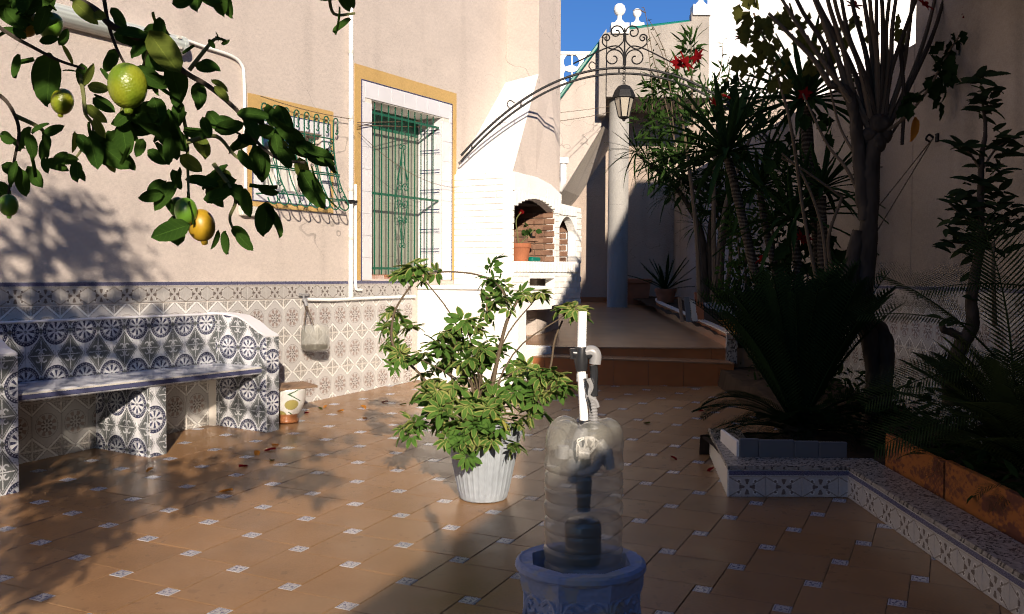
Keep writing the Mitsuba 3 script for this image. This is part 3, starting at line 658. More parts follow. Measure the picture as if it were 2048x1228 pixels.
def flowerfn(p, n, uv):
    x, y = uv.x * 5, uv.y * 2.2
    a, b, w = voronoi(x + 3, y + 5)
    c = mi.Color3f(0.70, 0.69, 0.66)
    c = dr.lerp(c, dr.lerp(mi.Color3f(0.42, 0.15, 0.07), mi.Color3f(0.35, 0.30, 0.10), w), (1 - smoothstep(0.30, 0.36, a)) * smoothstep(0.35, 0.4, w))
    c = dr.lerp(c, mi.Color3f(0.06, 0.13, 0.06), (1 - smoothstep(0.03, 0.07, b - a)) * smoothstep(0.45, 0.6, noise(x * 3, y * 3)))
    return dr.lerp(c, mi.Color3f(0.30, 0.12, 0.05), 1 - smoothstep(0.24, 0.30, uv.y))
pr('painted_pot', paint(flowerfn), 0.25)
pt = [(0.0, .0), (.085, .0), (.09, .02), (.075, .05), (.105, .085), (.135, .16), (.140, .22), (.148, .245), (.150, .262), (.138, .262), (.128, .22), (0.0, .20)]
m = lathe(pt, 40); ang_ = np.arctan2(m.vertices[:, 1], m.vertices[:, 0]) / (2 * np.pi) + .5
fp = ground(*(W(8.62, .46, 0)[:2]))
put('flower_pot', m, 'painted_pot', True, uv=np.c_[ang_, m.vertices[:, 2] / .26], m=frame(fp, [1, 0, 0], [0, 1, 0]), label='white glazed flower pot painted with flowers, between the bench end and the tiled wall', category='pot')
put('brown_board', moved(boxm(-.17, .17, -.13, .13, 0, .018, .003), frame(fp + [0.01, 0, .263], D, N) @ np.diag([1, 1, -1, 1.0]) if False else frame(fp + [0.02, 0, .264], [0.80, 0.60, .02], [-0.60, 0.80, 0.03])), 'wood', label='brown board lying flat on top of the painted flower pot', category='board')

# ------------------------------------------------------------------ barbecue against the end of the wall
bbq = thing('barbecue', 'white painted brick barbecue with arched openings and a sloping chimney hood', 'barbecue')
OF = 0.70
CF = frame(W(10.93, 0, 0), N)
put(bbq + '__counter', moved(extrude(sbox(0, .2, 1.135, 1.262).difference(sbox(.70, 1.06, .84, 1.225)), -.15, 0), CF), 'white_lime')
put(bbq + '__counter__plinth', moved(boxm(11.079, 11.60, .2, .71, .0, 1.133, .002), WALL), 'white_lime')
put(bbq + '__counter__shelf', moved(boxm(11.079, 11.60, 1.075, 1.261, .0, 1.133, .002), WALL), 'white_lime')
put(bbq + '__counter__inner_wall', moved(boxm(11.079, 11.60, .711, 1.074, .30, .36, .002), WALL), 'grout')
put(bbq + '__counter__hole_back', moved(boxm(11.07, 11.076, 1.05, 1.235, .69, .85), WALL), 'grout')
put(bbq + '__counter__top_slab', moved(boxm(10.90, 11.57, 1.264, 1.300, .0, 1.155, .008), WALL), 'white_lime')
# body: shell with openings, in the wall's plane at off = OF
arc = lambda x0, x1, z, r: [(x, z + r * (1 - ((2 * (x - x0) / (x1 - x0)) - 1) ** 2)) for x in np.linspace(x0, x1, 13)]
big_o = Polygon([(11.60, 1.545), (12.49, 1.545)] + arc(11.60, 12.49, 2.085, .105)[::-1])
nic_o = Polygon([(12.585, 1.555), (13.00, 1.555)] + arc(12.585, 13.00, 1.90, .155)[::-1])
slot = sbox(11.93, 1.19, 12.475, 1.365)
body = Polygon([(11.56, 1.075), (13.13, 1.075), (13.13, 2.165)] + [(x, z) for x, z in arc(11.56, 12.62, 2.30, .13)[::-1]] + [(11.56, 2.42)])
body = unary_union([Polygon([(11.56, 1.075), (13.13, 1.075), (13.13, 2.165), (12.60, 2.19), (11.56, 2.19)]), Polygon([(11.56, 2.1), (12.60, 2.1)] + [(12.60, 2.28), (12.35, 2.37), (12.05, 2.42), (11.56, 2.43)])])
front = body.difference(big_o).difference(nic_o).difference(slot)
put(bbq + '__front_wall', moved(extrude(front, OF - .11, OF - .012), WALL), 'white_lime')
put(bbq + '__side_wall', moved(boxm(11.572, 11.60, 1.075, 2.425, .0, OF - .012), WALL), 'white_lime')
put(bbq + '__end_wall', moved(boxm(13.03, 13.13, 1.075, 2.165, .0, OF - .11), WALL), 'white_lime')
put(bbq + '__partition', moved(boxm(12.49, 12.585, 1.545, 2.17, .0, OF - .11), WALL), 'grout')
put(bbq + '__hearth', moved(boxm(11.60, 13.03, 1.44, 1.545, .0, OF - .11), WALL), 'fire_brick')
put(bbq + '__floor_slab', moved(boxm(11.60, 13.03, 1.075, 1.185, .0, OF - .11), WALL), 'white_lime')
put(bbq + '__top_slab', moved(boxm(11.60, 13.03, 2.15, 2.165, .0, OF - .11), WALL), 'dark_void')
put(bbq + '__slot_back', moved(boxm(11.60, 13.03, 1.19, 1.44, .20, .22), WALL), 'fire_brick')
put(bbq + '__pier', moved(boxm(11.62, 11.72, .5, 1.075, .0, OF - .05), WALL), 'white_lime')
# brick back of the firebox, a niche brick with a hook in it
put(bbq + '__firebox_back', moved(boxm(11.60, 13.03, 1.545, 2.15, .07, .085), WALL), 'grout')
bw, bh = .232, .068
ms = {}
def brick(key, t0, t1, z0, z1, o0, o1, mat, M=WALL, bev=.006):
    s = (round(t1 - t0, 3), round(z1 - z0, 3), round(o1 - o0, 3), mat)
    if s not in ms: ms[s] = mikit.ply(boxm(0, t1 - t0, 0, z1 - z0, 0, o1 - o0, bev), mat)
    L = np.eye(4); L[:3, 3] = [t0, z0, o0]; return copy(key, ms[s], M @ L)
rngb = np.random.default_rng(8)
for r_ in range(9):
    z = 1.55 + r_ * bh
    t_ = 11.60 - (bw / 2 if r_ % 2 else 0)
    while t_ < 13.03:
        a_, b_ = max(t_, 11.605), min(t_ + bw - .008, 13.025)
        if b_ - a_ > .03 and not (r_ in (4, 5) and 12.02 < (a_ + b_) / 2 < 12.22): brick(bbq + '__fire_brick', a_, b_, z, z + bh - .008, .08, .095 + rngb.uniform(0, .006), 'fire_brick')
        t_ += bw
# the partition between the two openings, seen through the big arch: bricks, a vent block with a hook
PT = frame(W(12.489, 0, 0), N)
IE = frame(W(13.029, 0, 0), N)
for r_ in range(8):
    z = 1.55 + r_ * bh
    for F_, nm in ((PT, 'a'), (IE, 'b')):
        o_ = .10 - (bw / 2 if r_ % 2 else 0)
        lim = .688 if F_ is PT else .585
        while o_ < lim:
            a_, b_ = max(o_, .10), min(o_ + bw - .008, lim)
            if b_ - a_ > .03 : brick(bbq + '__fire_brick', a_, b_, z, z + bh - .008, -.002, .010 + rngb.uniform(0, .005), 'fire_brick', F_)
            o_ += bw
put(bbq + '__vent_block', moved(extrude(sbox(.375, 1.775, .495, 1.935).difference(sbox(.40, 1.81, .47, 1.90)), -.002, .03), PT), 'fire_brick')
put(bbq + '__hook', moved(join([boxm(.41, .425, 1.82, 1.89, .0, .035), boxm(.41, .455, 1.815, 1.83, .0, .035)]), PT), 'black_iron')
# bricks of the outer faces (white paint): side face courses and piers, lintels and sills
SD = frame(W(11.572, 0, 0), N)                                 # local x out from the wall, z towards the viewer along the wall
cz = 1.305; r_ = 0
while cz < 2.40:
    o_ = .0 - (.13 if r_ % 2 else 0)
    while o_ < OF - .02:
        a_, b_ = max(o_, .004), min(o_ + .25, OF - .012)
        if b_ - a_ > .03: brick(bbq + '__brick', a_, b_ - .005, cz, cz + .058, 0, .012 + rngb.uniform(0, .003), 'white_lime', SD, .003)
        o_ += .256
    cz += .063; r_ += 1
def wallbricks(region, seed):
    z = region.bounds[1]; q = 0
    while z < region.bounds[3] - .02:
        t_ = region.bounds[0] - (.13 if q % 2 else 0)
        while t_ < region.bounds[2]:
            g_ = sbox(t_, z, t_ + .25, z + .058).intersection(region)
            if g_.geom_type == 'Polygon' and g_.area > .0012:
                b = g_.bounds; brick(bbq + '__brick', b[0], b[2] - .004, b[1], b[3], OF - .012, OF + rngb.uniform(0, .003), 'white_lime', WALL, .003)
            t_ += .256
        z += .063; q += 1
wallbricks(sbox(11.565, 1.545, 11.60, 2.10), 1); wallbricks(sbox(12.49, 1.545, 12.585, 2.10), 2); wallbricks(sbox(13.00, 1.545, 13.13, 2.15), 3)
wallbricks(sbox(11.565, 1.08, 11.93, 1.43), 4); wallbricks(sbox(12.475, 1.08, 13.13, 1.43), 5); wallbricks(sbox(11.93, 1.37, 12.475, 1.43), 6)
for i in range(15):                                             # soldier course over the big arch
    t_ = 11.60 + i * .0667; z = 2.088 + .105 * (1 - ((2 * (t_ + .03 - 11.60) / .89) - 1) ** 2)
    brick(bbq + '__lintel_brick', t_, t_ + .060, z if t_ < 12.45 else 2.07, (z if t_ < 12.45 else 2.07) + .16, OF - .012, OF + .012 + rngb.uniform(0, .005), 'white_lime', WALL, .005)
for i in range(6): brick(bbq + '__lintel_brick', 12.60 + i * .068, 12.66 + i * .068, 2.065, 2.160, OF - .012, OF + .006, 'white_lime', WALL, .005)
for i in range(22): brick(bbq + '__sill_brick', 11.60 + i * .0665, 11.66 + i * .0665, 1.435, 1.545, OF - .05, OF + .012 + rngb.uniform(0, .006), 'white_lime', WALL, .006)
put(bbq + '__crown', moved(extrude(Polygon([(11.575, 2.255), (12.60, 2.215), (12.60, 2.28), (12.35, 2.37), (12.05, 2.42), (11.575, 2.435)]), OF - .012, OF + .014), WALL), 'white_lime')
# hood: a plastered pyramid leaning back to the pier; its left face painted white
hb = [W(11.575, 0.0, 2.43), W(11.575, OF - .01, 2.435), W(12.60, OF - .01, 2.285), W(13.05, OF - .25, 2.15)]
Kt = Kc + UP * 3.62
ht = [W(12.60, 0.0, 3.56), Kt + [0, 0, 0], Kt + g * .55 + [0, 0, -.05], Kt + g * 1.0 + [0, 0, -.45]]
put(bbq + '__hood', trimesh.Trimesh([hb[0], hb[1], ht[1], ht[0]], [[0, 1, 2], [0, 2, 3]]), 'white_lime')
mid = [W(12.05, OF - .01, 2.425)]
put(bbq + '__hood_front', trimesh.Trimesh([hb[1], mid[0], hb[2], hb[3], ht[3], ht[2], ht[1]], [[0, 1, 6], [1, 5, 6], [1, 2, 5], [2, 3, 4], [2, 4, 5]]), 'stucco_house')
put(bbq + '__hood_end', trimesh.Trimesh([hb[3], W(13.1, -.1, 2.16), ht[3]], [[0, 1, 2]]), 'stucco_house')
# things inside the barbecue
def potted(key, label, pos, r0, r1, h, mat='terracotta', square=False):
    k = thing(key, label, 'pot')
    if square:
        m = boxm(-r1, r1, -r1, r1, 0, h); m.vertices[:, :2] *= np.where(m.vertices[:, 2:] < h / 2, r0 / r1, 1)
        m = join([m, boxm(-r1 * 1.08, r1 * 1.08, -r1 * 1.08, r1 * 1.08, h, h + .035, .004)])
    else:
        m = lathe([(0, 0), (r0, 0), (r1, h - .045), (r1 * 1.09, h - .045), (r1 * 1.09, h), (r1 * .95, h), (r1 * .9, h - .03), (0, h - .03)], 28)
    put(k + '__body', m, mat, 30, m=frame(pos, [1, 0, 0], [0, 1, 0])); return k
potted('geranium_pot', 'orange terracotta pot standing in the left of the barbecue opening', W(12.0, .535, 1.545), .085, .11, .19)

# ------------------------------------------------------------------ stairs, column, back wall, upper balcony
YB = 17.4
bw_ = thing('back_wall', 'plain plastered wall behind the column at the far end of the terrace', 'wall')
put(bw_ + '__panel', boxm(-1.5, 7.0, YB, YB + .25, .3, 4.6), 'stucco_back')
put(bw_ + '__skirting', boxm(-1.0, 3.04, YB - .018, YB - .003, .5, terrace_z(YB) + .09), 'riser_tile')
put(bw_ + '__corner_pipe', tube([(2.99, YB - .06, .9), (2.99, YB - .06, 3.4)], .018, 8), 'white_paint', 40)
col = thing('column', 'round grey concrete column holding up the stair landing', 'column')
put(col + '__shaft', lathe([(.0, .70), (.17, .70), (.168, 2.4), (.166, 4.33), (0, 4.33)], 40), 'concrete', 40, m=frame([1.75, 16.05, 0], [1, 0, 0], [0, 1, 0]))
stair = thing('outside_staircase', 'plastered outside staircase with landing parapet and green handrail above the terrace', 'staircase')
def scr(pts, Y): return [spot(u, v, Y)[[0, 2]] for u, v in pts]
def xz(key, pts, Y0, Y1, mat):                                 # polygon in (x, z), extruded from Y0 back to Y1
    m = extrude(Polygon(pts), 0, Y1 - Y0); M = frame([0, Y1, 0], [1, 0, 0]); return put(key, moved(m, M), mat)
xz(stair + '__landing_parapet', scr([(1208, 191), (1208, 63), (1376, 38), (1376, 21), (1412, 21), (1412, 191)], 15.8), 15.8, 16.0, 'stucco_grey')
xz(stair + '__landing_slab', [(1.50, 4.32), (3.25, 4.32), (3.25, 4.50), (1.50, 4.50)], 16.0, 17.39, 'stucco_grey')
xz(stair + '__end_wall', [(1.40, 4.02), (1.512, 4.02), (1.512, 5.42), (1.40, 5.25)], 15.86, 17.0, 'stucco_grey')
flight = scr([(1040, 300), (1040, 480), (1124, 378), (1198, 255), (1196, 80), (1117, 192)], 16.1)
xz(stair + '__flight_wall', flight, 16.1, 16.25, 'stucco_house')
sof = [spot(1040, 480, 16.1), spot(1124, 378, 16.1), spot(1202, 250, 16.1)]
off = np.array([.35, 1.25, -.0])
put(stair + '__soffit', trimesh.Trimesh(sof + [q + off for q in sof], [[0, 3, 1], [1, 3, 4], [1, 4, 2], [2, 4, 5]]), 'stucco_grey')
def hr(a, b, Y, w=.03): return tube([spot(*a, Y), spot(*b, Y)], w, 6)
put(stair + '__handrail', join([hr((1112, 196), (1207, 64), 16.0), hr((1246, 55), (1372, 39), 15.85)]), 'handrail_green')
fin = [(0, 0), (.17, 0), (.17, .16), (.13, .19), (.06, .27), (.045, .33), (.05, .36), (.09, .385), (.125, .44), (.135, .50), (.115, .575), (.065, .62), (0, .635)]
for u, v, Y, s in ((1232, 61, 15.9, 1.0), (1267, 55, 17.6, .8), (1394, 22, 15.9, 1.0)):
    q = spot(u, v, Y)
    m = lathe(np.array(fin) * s * .72, 28); m = join([m, boxm(-.145 * s, .145 * s, -.145 * s, .145 * s, -.06, .11 * s)])
    put(stair + '__ball_finial', m, 'white_lime', 30, m=frame(q, [1, 0, 0], [0, 1, 0]))
gut = thing('drain_outlet', 'white rainwater hopper and short bent pipe under the stair flight', 'pipe')
q = spot(1123, 325, 15.7)
put(gut + '__hopper', boxm(q[0] - .08, q[0] + .08, 15.62, 15.78, q[2] - .01, q[2] + .09, .01), 'plastic_white')
put(gut + '__pipe', tube(bend([q + [0, 0, 0], q + [0, 0, -.18], q + [0, .02, -.30], q + [-.05, .1, -.42]], 6), .055, 10), 'plastic_white', 40)
# white balustrade of the upper balcony
bal = thing('balcony_balustrade', 'white openwork balustrade of the upper balcony against the sky', 'balustrade')
YQ = 18.5
z0, z1 = spot(1115, 168, YQ)[2], spot(1115, 102, YQ)[2]
put(bal + '__rail', boxm(-.2, 2.0, YQ - .06, YQ + .06, z1 - .07, z1, .01), 'white_lime')
put(bal + '__base', boxm(-.2, 2.0, YQ - .08, YQ + .08, z0 - .4, z0 + .04, .01), 'white_lime')
def crescent(cx, cz, r, a0, a1, w):
    a = np.linspace(a0, a1, 12); o = [(cx + r * math.cos(t), cz + r * math.sin(t)) for t in a]
    return LineString(o).buffer(w)
for i in range(5):
    cx, h = .15 + i * .38, z1 - z0 - .11; zc = z0 + .04
    pan = unary_union([crescent(cx - .19, zc + h * .75, .17, -1.5, 1.3, .022), crescent(cx + .19, zc + h * .75, .17, 1.84, 4.64, .022), crescent(cx - .19, zc + h * .25, .17, -1.3, 1.5, .022), crescent(cx + .19, zc + h * .25, .17, 1.64, 4.44, .022),
                       Polygon([(cx - .05, zc), (cx + .05, zc), (cx + .025, zc + h / 2), (cx + .05, zc + h), (cx - .05, zc + h), (cx - .025, zc + h / 2)]), sbox(cx - .2, zc + h / 2 - .018, cx + .2, zc + h / 2 + .018),
                       LineString([(cx - .19, zc), (cx - .19, zc + h)]).buffer(.025)]).intersection(sbox(cx - .19, zc - .01, cx + .19, zc + h + .01))
    put(bal + '__panel', moved(extrude(pan, -.03, .03), frame([0, YQ, 0], [1, 0, 0])), 'white_lime')

# ------------------------------------------------------------------ right boundary wall, the neighbours
rw_ = thing('boundary_wall', 'tall plastered boundary wall in shade on the right with a tiled lower band', 'wall')
RX = 2.90
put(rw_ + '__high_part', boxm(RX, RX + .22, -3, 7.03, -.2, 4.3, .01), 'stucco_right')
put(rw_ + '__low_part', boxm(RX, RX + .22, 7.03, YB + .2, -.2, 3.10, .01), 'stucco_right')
RWALL = frame([RX, 12.0, 0], [0, -1, 0])
tiled(rw_, sbox(0.4, 1.199, 7.6, 1.346), RWALL, 'border_tile', .2, .147, 0, 1.199, seed=31, name='border_tile')
tiled(rw_, sbox(1.4, .30, 7.4, 1.197), RWALL, 'dado_tile', .2, .30, 0, .297, seed=32, name='wall_tile')
nb = thing('white_house', 'blinding white sunlit house wall beyond the boundary wall', 'house')
wp = Polygon([(3.62, 18.2), (11, 18.2), (11, 25), (5.6, 25)])
put(nb + '__wall', extrude(wp, 0, 8.5), 'white_lime')
put(nb + '__roof', extrude(wp.buffer(.06, join_style=2), 8.5, 8.7), 'stucco_grey')
n2 = thing('neighbour_house', 'tall plastered house next door behind the high boundary wall', 'house')
hp = Polygon([(3.15, -14), (3.25, -6.6), (3.80, 3.8), (3.82, 9.0), (9, 9.0), (9, -14)])
put(n2 + '__wall', extrude(hp, 0, 6.0), 'stucco_grey')
put(n2 + '__roof', extrude(hp.buffer(.04), 6.0, 6.14), 'terracotta')
n3 = thing('stair_parapet', 'sloping plastered parapet of the stairs behind the viewer', 'wall')
xz(n3 + '__panel', [(-.6, -.3), (-.6, 1.45), (.43, 2.16), (1.58, 2.95), (2.6, 3.65), (3.2, 3.65), (3.2, -.3)], -2.2, -2.0, 'stucco_right')

pf = thing('porch_roof', 'clay tiled lean-to roof on posts along the boundary wall, out of the frame', 'roof')
put(pf + '__deck', hexa([(1.85, -6, 3.46), (2.89, -6, 3.75), (2.89, 6.25, 3.75), (1.85, 6.25, 3.46)], [(1.85, -6, 3.50), (2.89, -6, 3.79), (2.89, 6.25, 3.79), (1.85, 6.25, 3.50)]), 'wood')
for i in range(44):
    y_ = -5.9 + i * .275; put(pf + '__roof_tile', tube([(1.80, y_, 3.50), (2.88, y_, 3.80)], .10, 8), 'terracotta', 40)
for y_ in (-5.6, -2.6): put(pf + '__post', tube([(1.95, y_, -.3), (1.95, y_, 3.48)], .06, 10), 'wood', 40)
tk = thing('terrace_kerb', 'low curved brown tiled kerb wall along the right of the terrace', 'kerb')
kp = bend([(2.125, 9.47, 0), (2.16, 10.5, 0), (2.19, 12.0, 0), (2.215, 13.5, 0), (2.26, 15.0, 0), (2.45, 16.2, 0), (2.9, 16.9, 0)], 5)
for i, (a, b) in enumerate(zip(kp[:-1], kp[1:])):
    h0, h1 = terrace_z(a[1]) + .135, terrace_z(b[1]) + .135
    L_ = np.array([b[1] - a[1], a[0] - b[0], 0]); L_ = L_ / np.linalg.norm(L_) * .07
    put(tk + '__tile', hexa([a + L_ * 0, b, b + L_, a + L_], [(a[0], a[1], h0), (b[0], b[1], h1), (b[0] + L_[0], b[1] + L_[1], h1), (a[0] + L_[0], a[1] + L_[1], h0)]), 'riser_tile')
    put(tk + '__coping', hexa([(a[0] - .01, a[1], h0 + .001), (b[0] - .01, b[1], h1 + .001), (b[0] + L_[0], b[1] + L_[1], h1 + .001), (a[0] + L_[0], a[1] + L_[1], h0 + .001)], [(a[0] - .01, a[1], h0 + .015), (b[0] - .01, b[1], h1 + .015), (b[0] + L_[0], b[1] + L_[1], h1 + .015), (a[0] + L_[0], a[1] + L_[1], h0 + .015)]), 'cream_plastic')
put(tk + '__end_slab', xz_poly := moved(extrude(Polygon(scr([(1454, 722), (1454, 661), (1469, 663), (1475, 676), (1475, 722)], 9.40)), 0, .05), frame([0, 9.44, 0], [1, 0, 0])), 'terrazzo')

# ------------------------------------------------------------------ garden arch, lantern, washing lines
arch = thing('garden_arch', 'black wrought iron arch with a scrolled crown spanning the courtyard', 'arch')
YA = 9.9
ctr = (1.13, None)
def archline(dz):
    s = np.linspace(-1, 1, 61); x = 1.13 + s * 1.66
    z = 2.62 + dz + .90 * (1 - np.abs(s) ** 2.1)
    return np.c_[x, np.full_like(x, YA), z]
a1, a2 = archline(0), archline(-.058)
put(arch + '__rail', tube(a1, .013, 7), 'black_iron', 40); put(arch + '__rail', tube(a2, .012, 7), 'black_iron', 40)
for i in (2, 11, 20, 29, 38, 47, 57):
    put(arch + '__link', tube([a1[i], a2[i]], .009, 6), 'black_iron', 40)
def spi(x, z, r0, turns, a0, sg, y=YA): return [(x + r * math.cos(a), y, z + r * math.sin(a)) for r, a in zip(r0 * (1 - .8 * np.linspace(0, 1, 30)), a0 + sg * 2 * np.pi * turns * np.linspace(0, 1, 30))]
c0 = spot(1243, 137, YA); cx, cz_ = c0[0], c0[2]
for s in (-1, 1):
    for pts in (spi(cx + s * .115, cz_ + .115, .105, 1.25, math.pi if s > 0 else 0, -s), spi(cx + s * .085, cz_ + .38, .075, 1.3, math.pi if s > 0 else 0, -s),
                bend([(cx + s * .01, YA, cz_ + .05), (cx + s * .02, YA, cz_ + .19), (cx + s * .14, YA, cz_ + .235), (cx + s * .52, YA, cz_ + .06)], 8),
                bend([(cx + s * .01, YA, cz_ + .37), (cx + s * .02, YA, cz_ + .28), (cx + s * .12, YA, cz_ + .21), (cx + s * .22, YA, cz_ + .26), (cx + s * .22, YA, cz_ + .33)], 8),
                spi(cx + s * .185, cz_ + .32, .045, 1.3, 0 if s > 0 else math.pi, s)):
        put(arch + '__scroll', tube(pts, .0075, 6), 'black_iron', 40)
put(arch + '__scroll', tube([(cx, YA, cz_), (cx, YA, cz_ + .42)], .008, 6), 'black_iron', 40)
for i in (9, 24): put(arch + '__hook', tube(bend([a1[i], a1[i] + [-.03, 0, .05], a1[i] + [.0, 0, .09], a1[i] + [.05, 0, .06]], 5), .006, 6), 'black_iron', 40)
lan = thing('lantern', 'black hexagonal lantern with amber panes hanging from the arch', 'lantern')
lc = spot(1243, 240, YA - .05)
def hexl(prof): return lathe(prof, 6)
LM = frame(lc, [1, 0, 0], [0, 1, 0])
put(lan + '__roof', moved(hexl([(.02, .37), (.06, .355), (.095, .31), (.118, .25), (.118, .235), (.0, .235)]), LM), 'black_iron')
put(lan + '__pane', moved(hexl([(.096, .232), (.052, .045)]), LM), 'lamp_glass')
put(lan + '__base', moved(hexl([(.0, .0), (.012, .003), (.02, .022), (.045, .03), (.06, .045), (.0, .048)]), LM), 'black_iron')
for i in range(6):
    a = i * math.pi / 3; put(lan + '__bar', moved(tube([(.099 * math.cos(a), .099 * math.sin(a), .234), (.055 * math.cos(a), .055 * math.sin(a), .044)], .006, 5), LM), 'black_iron')
put(lan + '__chain', moved(join([trimesh.creation.torus(.014, .0035, major_sections=12, minor_sections=6).apply_transform(frame([0, 0, .385 + i * .026], [1, 0, 0], [0, math.cos(i * 1.57), math.sin(i * 1.57)])) for i in range(8)]), LM), 'black_iron', 40)
def line(key, a, b, label, sag=.03, r=.0035, group=None, n=14, mat='twig', cat='wire'):
    s = np.linspace(0, 1, n)[:, None]; p = (1 - s) * np.array(a) + s * np.array(b); p[:, 2] -= sag * 4 * (s * (1 - s))[:, 0]
    kw = {'label': label, 'category': cat}
    if group: kw['group'] = group
    return put(key, tube(p, r, 5), mat, 40, **kw)
line('washing_line', W(9.93, .06, 2.74), spot(1216, 210, 15.75), 'upper of the two thin lines strung across the arch from the downpipe to the stairs', .05)
line('washing_line', W(9.93, .06, 2.72), spot(1216, 222, 15.75), 'lower of the two thin lines strung across the arch from the downpipe to the stairs', .10, .0045)
line('washing_line', W(8.75, .07, 2.78), W(9.85, .06, 2.76), 'short thin line from the small window grille to the downpipe', .02)
line('tie_wire', W(9.96, .05, 2.66), W(11.60, .06, 2.30), 'thin tie wire crossing the tall window from its upper left corner', .12, .0025)
rh = spot(1866, 265, 6.62); rh[0] = RX - .03
hk = thing('wall_hook', 'small dark hook in the shaded boundary wall that holds two strings', 'hook')
put(hk + '__plate', boxm(RX - .012, RX, rh[1] - .02, rh[1] + .02, rh[2] - .03, rh[2] + .03, .003), 'black_iron')
put(hk + '__ring', tube(bend([rh, rh + [-.03, 0, .02], rh + [-.05, 0, -.01], rh + [-.02, 0, -.03]], 4), .008, 6), 'black_iron')
line('string', rh, spot(1742, 420, 6.5), 'upper string tied from the wall hook to the pruned tree trunk', 0, .004)
line('string', rh, spot(1745, 465, 6.5), 'lower string tied from the wall hook to the pruned tree trunk', 0, .004)

# ------------------------------------------------------------------ leaf shapes
def blade(L=1.0, w=.2, droop=.15, fold=.1, k=6, shape='lance', cols=2):
    """A leaf along +x with its face up: a folded grid, uv = (along, across)."""
    s = np.linspace(0, 1, k + 1)
    if shape == 'lance': h = np.sin(np.pi * s ** .8) ** .85
    elif shape == 'oval': h = np.sin(np.pi * s ** .85) ** .55
    elif shape == 'strap': h = np.minimum(1, (s * 12 + .45)) * np.clip((1 - s) * 3.0, 0, 1) ** .8
    else: h = np.sin(np.pi * s ** .6) ** .7
    h = np.maximum(h, .02); c = np.linspace(-1, 1, cols + 1)
    v = np.array([[L * a - abs(droop) * L * .12 * a * a, w / 2 * b * y, -droop * L * a * a + fold * w * abs(y)] for a, b in zip(s, h) for y in c])
    uv = np.array([[a, (y + 1) / 2] for a in s for y in c]); n = cols + 1
    i, j = np.meshgrid(np.arange(k), np.arange(cols), indexing='ij')
    q = np.stack([i * n + j, (i + 1) * n + j, (i + 1) * n + j + 1, i * n + j + 1], -1).reshape(-1, 4)
    return v, np.vstack([q[:, [0, 1, 2]], q[:, [0, 2, 3]]]), uv
def gather(parts):
    """[(blade, matrix)] as one mesh with uv."""
    V, F, U, o = [], [], [], 0
    for (v, f, uv), m in parts:
        V.append(v @ m[:3, :3].T + m[:3, 3]); F.append(f + o); U.append(uv); o += len(v)
    return trimesh.Trimesh(np.vstack(V), np.vstack(F), process=False), np.vstack(U)
def leafply(parts, mat):
    m, uv = gather(parts); return mikit.ply(m, mat, smooth=True, uv=uv)
I4 = np.eye(4)
def rdir(rng, lo=-1, hi=1):
    z = rng.uniform(lo, hi); a = rng.uniform(0, 2 * np.pi); r = math.sqrt(1 - z * z); return np.array([r * math.cos(a), r * math.sin(a), z])

# ------------------------------------------------------------------ umbrella plant in its fluted pot
PC = np.array([-0.148, 5.16, floor_z(5.16)])
fl = lambda g_, s: 1 + .020 * np.maximum(0, np.cos(g_ * 30)) * (s > .12) * (s < .80)
prof = [(.0, .0), (.120, .0), (.128, .008), (.132, .035), (.136, .045)] + [(.136 + .062 * t_, .045 + .30 * t_) for t_ in np.linspace(.05, 1, 12)] + [(.207, .352), (.212, .37), (.206, .385), (.190, .385), (.184, .33), (.0, .33)]
key = thing('plant_pot', 'fluted pale grey white pot standing on the sunlit patio tiles', 'pot')
put(key + '__body', lathe(prof, 240, fl), 'pot_white', 40, m=frame(PC, [1, 0, 0], [0, 1, 0]))
put(key + '__soil', lathe([(.0, .345), (.187, .340)], 24), 'soil', m=frame(PC, [1, 0, 0], [0, 1, 0]))
rng = np.random.default_rng(77)
pl_ = thing('umbrella_plant', 'leafy umbrella plant with variegated fingered leaves growing in the fluted pot', 'plant')
pal = []
for k in range(5):
    n = 7 + k % 3; parts = []
    for i in range(n):
        a = 2 * np.pi * (i + .15 * rng.uniform(-1, 1)) / n; L = .068 * rng.uniform(.75, 1.25)
        dz = rng.uniform(-.38, .02)
        parts.append((blade(L, L * .42, rng.uniform(.06, .28), .14, 4, 'oval'), aim([.012 * math.cos(a), .012 * math.sin(a), 0], [math.cos(a), math.sin(a), dz], [0, 0, 1])))
    pal.append(leafply(parts, 'umbrella_leaf'))
